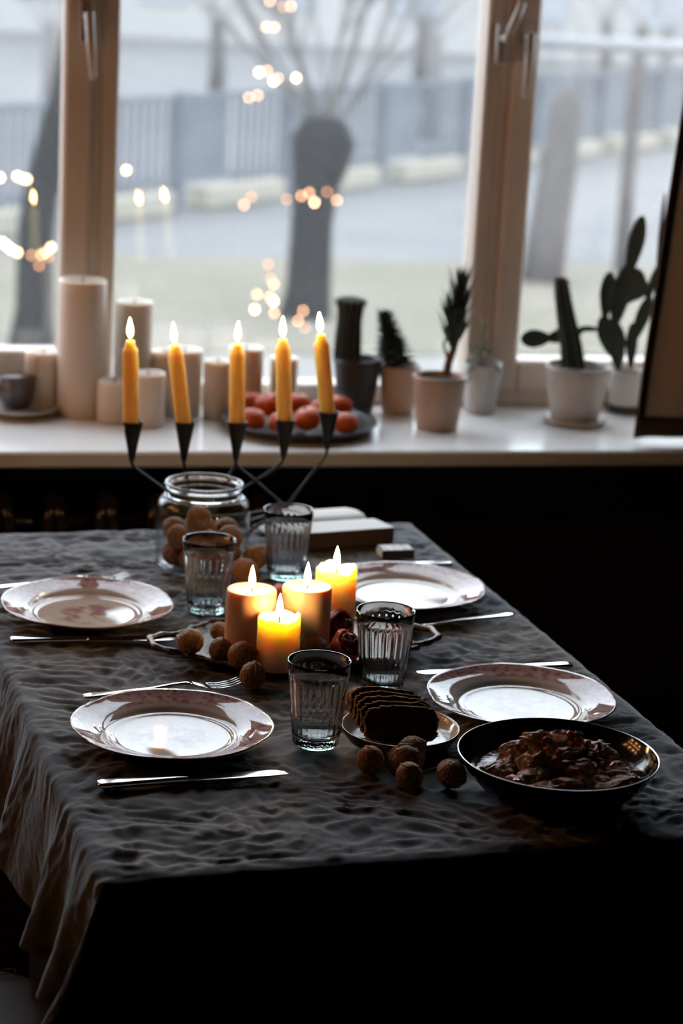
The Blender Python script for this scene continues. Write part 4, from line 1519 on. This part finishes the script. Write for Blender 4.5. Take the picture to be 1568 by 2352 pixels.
# 2 spiky rosette
t, p, h = pot('potted_succulent', 'pale pot with a dark spiky cone-shaped succulent', 912, 949, 0.041, 0.031, 838, M_PINKPOT, Y=4.075)
lm = leaf_mesh(0.034, 0.0130, curl=0.18)
path = dense([loc_of(t, 908, 838), loc_of(t, 896, 790), loc_of(t, 880, 728)], 20)
MB().tube(path, [.020 - .0008 * k for k in range(21)], 8).build('stem', M_CACT, t)
for k in range(130):
    s = (k / 130) ** 0.9
    q = path[min(20, int(s * 20))]
    a = k * 2.39996
    tilt = radians(80 - 48 * s)
    sc = 1.45 - 0.65 * s
    e = (Matrix.Rotation(a, 4, 'Z') @ Matrix.Rotation(-tilt, 4, 'X')).to_euler()
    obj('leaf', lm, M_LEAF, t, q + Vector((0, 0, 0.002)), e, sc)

# 3 woody stem with upright leaves
t, p, h = pot('potted_leafy_succulent', 'pale pink pot with a leaning woody stem and upright needle leaves, nearest the sill edge', 1002, 984, 0.0520, 0.0395, 862, M_PINKPOT)
path = dense([loc_of(t, 1024, 862), loc_of(t, 1030, 832), loc_of(t, 1045, 790), loc_of(t, 1052, 740), loc_of(t, 1058, 690)], 20)
MB().tube(path, [.0085 - .0002 * k for k in range(21)], 10).build('stem', M_BARKS, t)
MB().tube([loc_of(t, 1030, 832), loc_of(t, 1018, 790), loc_of(t, 1032, 760)], [.003, .0025, .002], 6).build('stem', M_BARKS, t)
lm = leaf_mesh(0.088, 0.0130, curl=0.06, n=8)
for k in range(66):
    s = 0.42 + 0.58 * (k / 65)
    q = path[int(s * 20)]
    a = k * 2.39996
    tilt = radians(24 - 12 * (k / 65) + random.uniform(-5, 5))
    e = (Matrix.Rotation(a, 4, 'Z') @ Matrix.Rotation(-tilt, 4, 'X')).to_euler()
    obj('leaf', lm, M_LEAF, t, q, e, random.uniform(0.7, 1.05))
lm2 = leaf_mesh(0.055, 0.012, curl=0.08, n=6)
for k in range(14):
    q = loc_of(t, 1030 + random.uniform(-6, 6), 790 - k * 5)
    e = (Matrix.Rotation(k * 2.4, 4, 'Z') @ Matrix.Rotation(-radians(16), 4, 'X')).to_euler()
    obj('leaf', lm2, M_LEAF, t, q, e, random.uniform(0.7, 1))

# 4 small trailing plant
t, p, h = pot('potted_trailing_plant', 'white pot with small trailing pale green sprigs at the foot of the right mullion', 1100, 948, 0.040, 0.030, 832, M_WHITEPOT, Y=4.085)
lm = leaf_mesh(0.016, 0.007, curl=0.2, n=5)
sprigs = [[(1100, 835), (1110, 800), (1114, 745)], [(1096, 835), (1085, 820), (1070, 845), (1066, 870)], [(1105, 835), (1125, 825), (1136, 850)], [(1092, 835), (1086, 808), (1080, 795)], [(1098, 835), (1098, 812), (1094, 790)], [(1108, 835), (1120, 815), (1128, 800)],
          [(1090, 838), (1070, 838), (1050, 862)]]
for sgi, sg in enumerate(sprigs):
    pth = dense([loc_of(t, x, y, -0.012 * (sgi % 3) if sgi in (1, 6) else 0.0) + Vector((0, -0.035 if sgi in (1, 2, 6) and k_ > 0 else 0, 0)) for k_, (x, y) in enumerate(sg)], 10)
    MB().tube(pth, .0012, 5).build('stem', M_SPRIG, t)
    for k in range(9):
        e = (Matrix.Rotation(k * 2.4 + sgi, 4, 'Z') @ Matrix.Rotation(-radians(55), 4, 'X')).to_euler()
        obj('leaf', lm, M_SPRIG, t, pth[k + 2] if k + 2 < 11 else pth[10], e, random.uniform(.7, 1.0))

# 5 marbled pot, ribbed spiny column
t, p, h = pot('potted_cactus', 'large marbled pot on a saucer with a single spiny column cactus', 1318, 972, 0.0665, 0.046, 838, M_MARBLE, saucer=0.064)
path = dense([loc_of(t, 1316, 842), loc_of(t, 1311, 790), loc_of(t, 1300, 730), loc_of(t, 1292, 680), loc_of(t, 1289, 650), loc_of(t, 1289, 636)], 22)
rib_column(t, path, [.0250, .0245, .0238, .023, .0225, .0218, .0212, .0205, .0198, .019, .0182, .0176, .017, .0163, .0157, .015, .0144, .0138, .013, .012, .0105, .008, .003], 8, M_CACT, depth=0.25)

# 6 opuntia
t, p, h = pot('potted_prickly_pear', 'white pot with a tall branching prickly pear beside the curtain', 1434, 948, 0.040, 0.033, 850, M_WHITEPOT, Y=4.085, band=M_GREYPOT)
pv, pf = ico(4)


def pad(x0, y0, x1, y1, wpx, dy=0.0, fat=0.32):
    a, b2 = loc_of(t, x0, y0, dy), loc_of(t, x1, y1, dy)
    d = b2 - a
    L = d.length
    wr = wpx * 0.00088 / 2
    z = d.normalized()
    yv = Vector((0, 1, 0))
    xv = yv.cross(z).normalized()
    yv = z.cross(xv)
    out = []
    for q in pv:
        s = (q.z + 1) / 2
        wd = 0.62 + 0.38 * sin(pi * min(1, s * .75))
        wd = 0.50 + 0.5 * s if s < .6 else 0.80
        n = 1 + 0.03 * noise.noise(q * 3 + Vector((x0, y0, 0)))
        out.append(a + z * (s * L * 1.04) + (xv * q.x * wr * wd * 1.25 + yv * q.y * wr * fat * wd * 1.4) * n)
    obj('pad', mesh('pad', out, pf), M_CACT, t)


pad(1420, 850, 1412, 742, 46, fat=.5)
pad(1406, 820, 1384, 728, 46)
pad(1408, 760, 1440, 610, 48, fat=.5)
pad(1430, 700, 1462, 618, 74)
pad(1438, 690, 1478, 640, 60, .006)
pad(1440, 640, 1474, 500, 42, fat=.5)
pad(1388, 735, 1400, 628, 40)
pad(1448, 848, 1452, 745, 30)
pad(1452, 790, 1492, 682, 36)
pad(1480, 705, 1512, 610, 22, .01)
pad(1506, 640, 1526, 450, 12, .01)
pad(1382, 757, 1330, 754, 14)
pad(1345, 756, 1258, 778, 36)
pad(1268, 777, 1198, 778, 44)
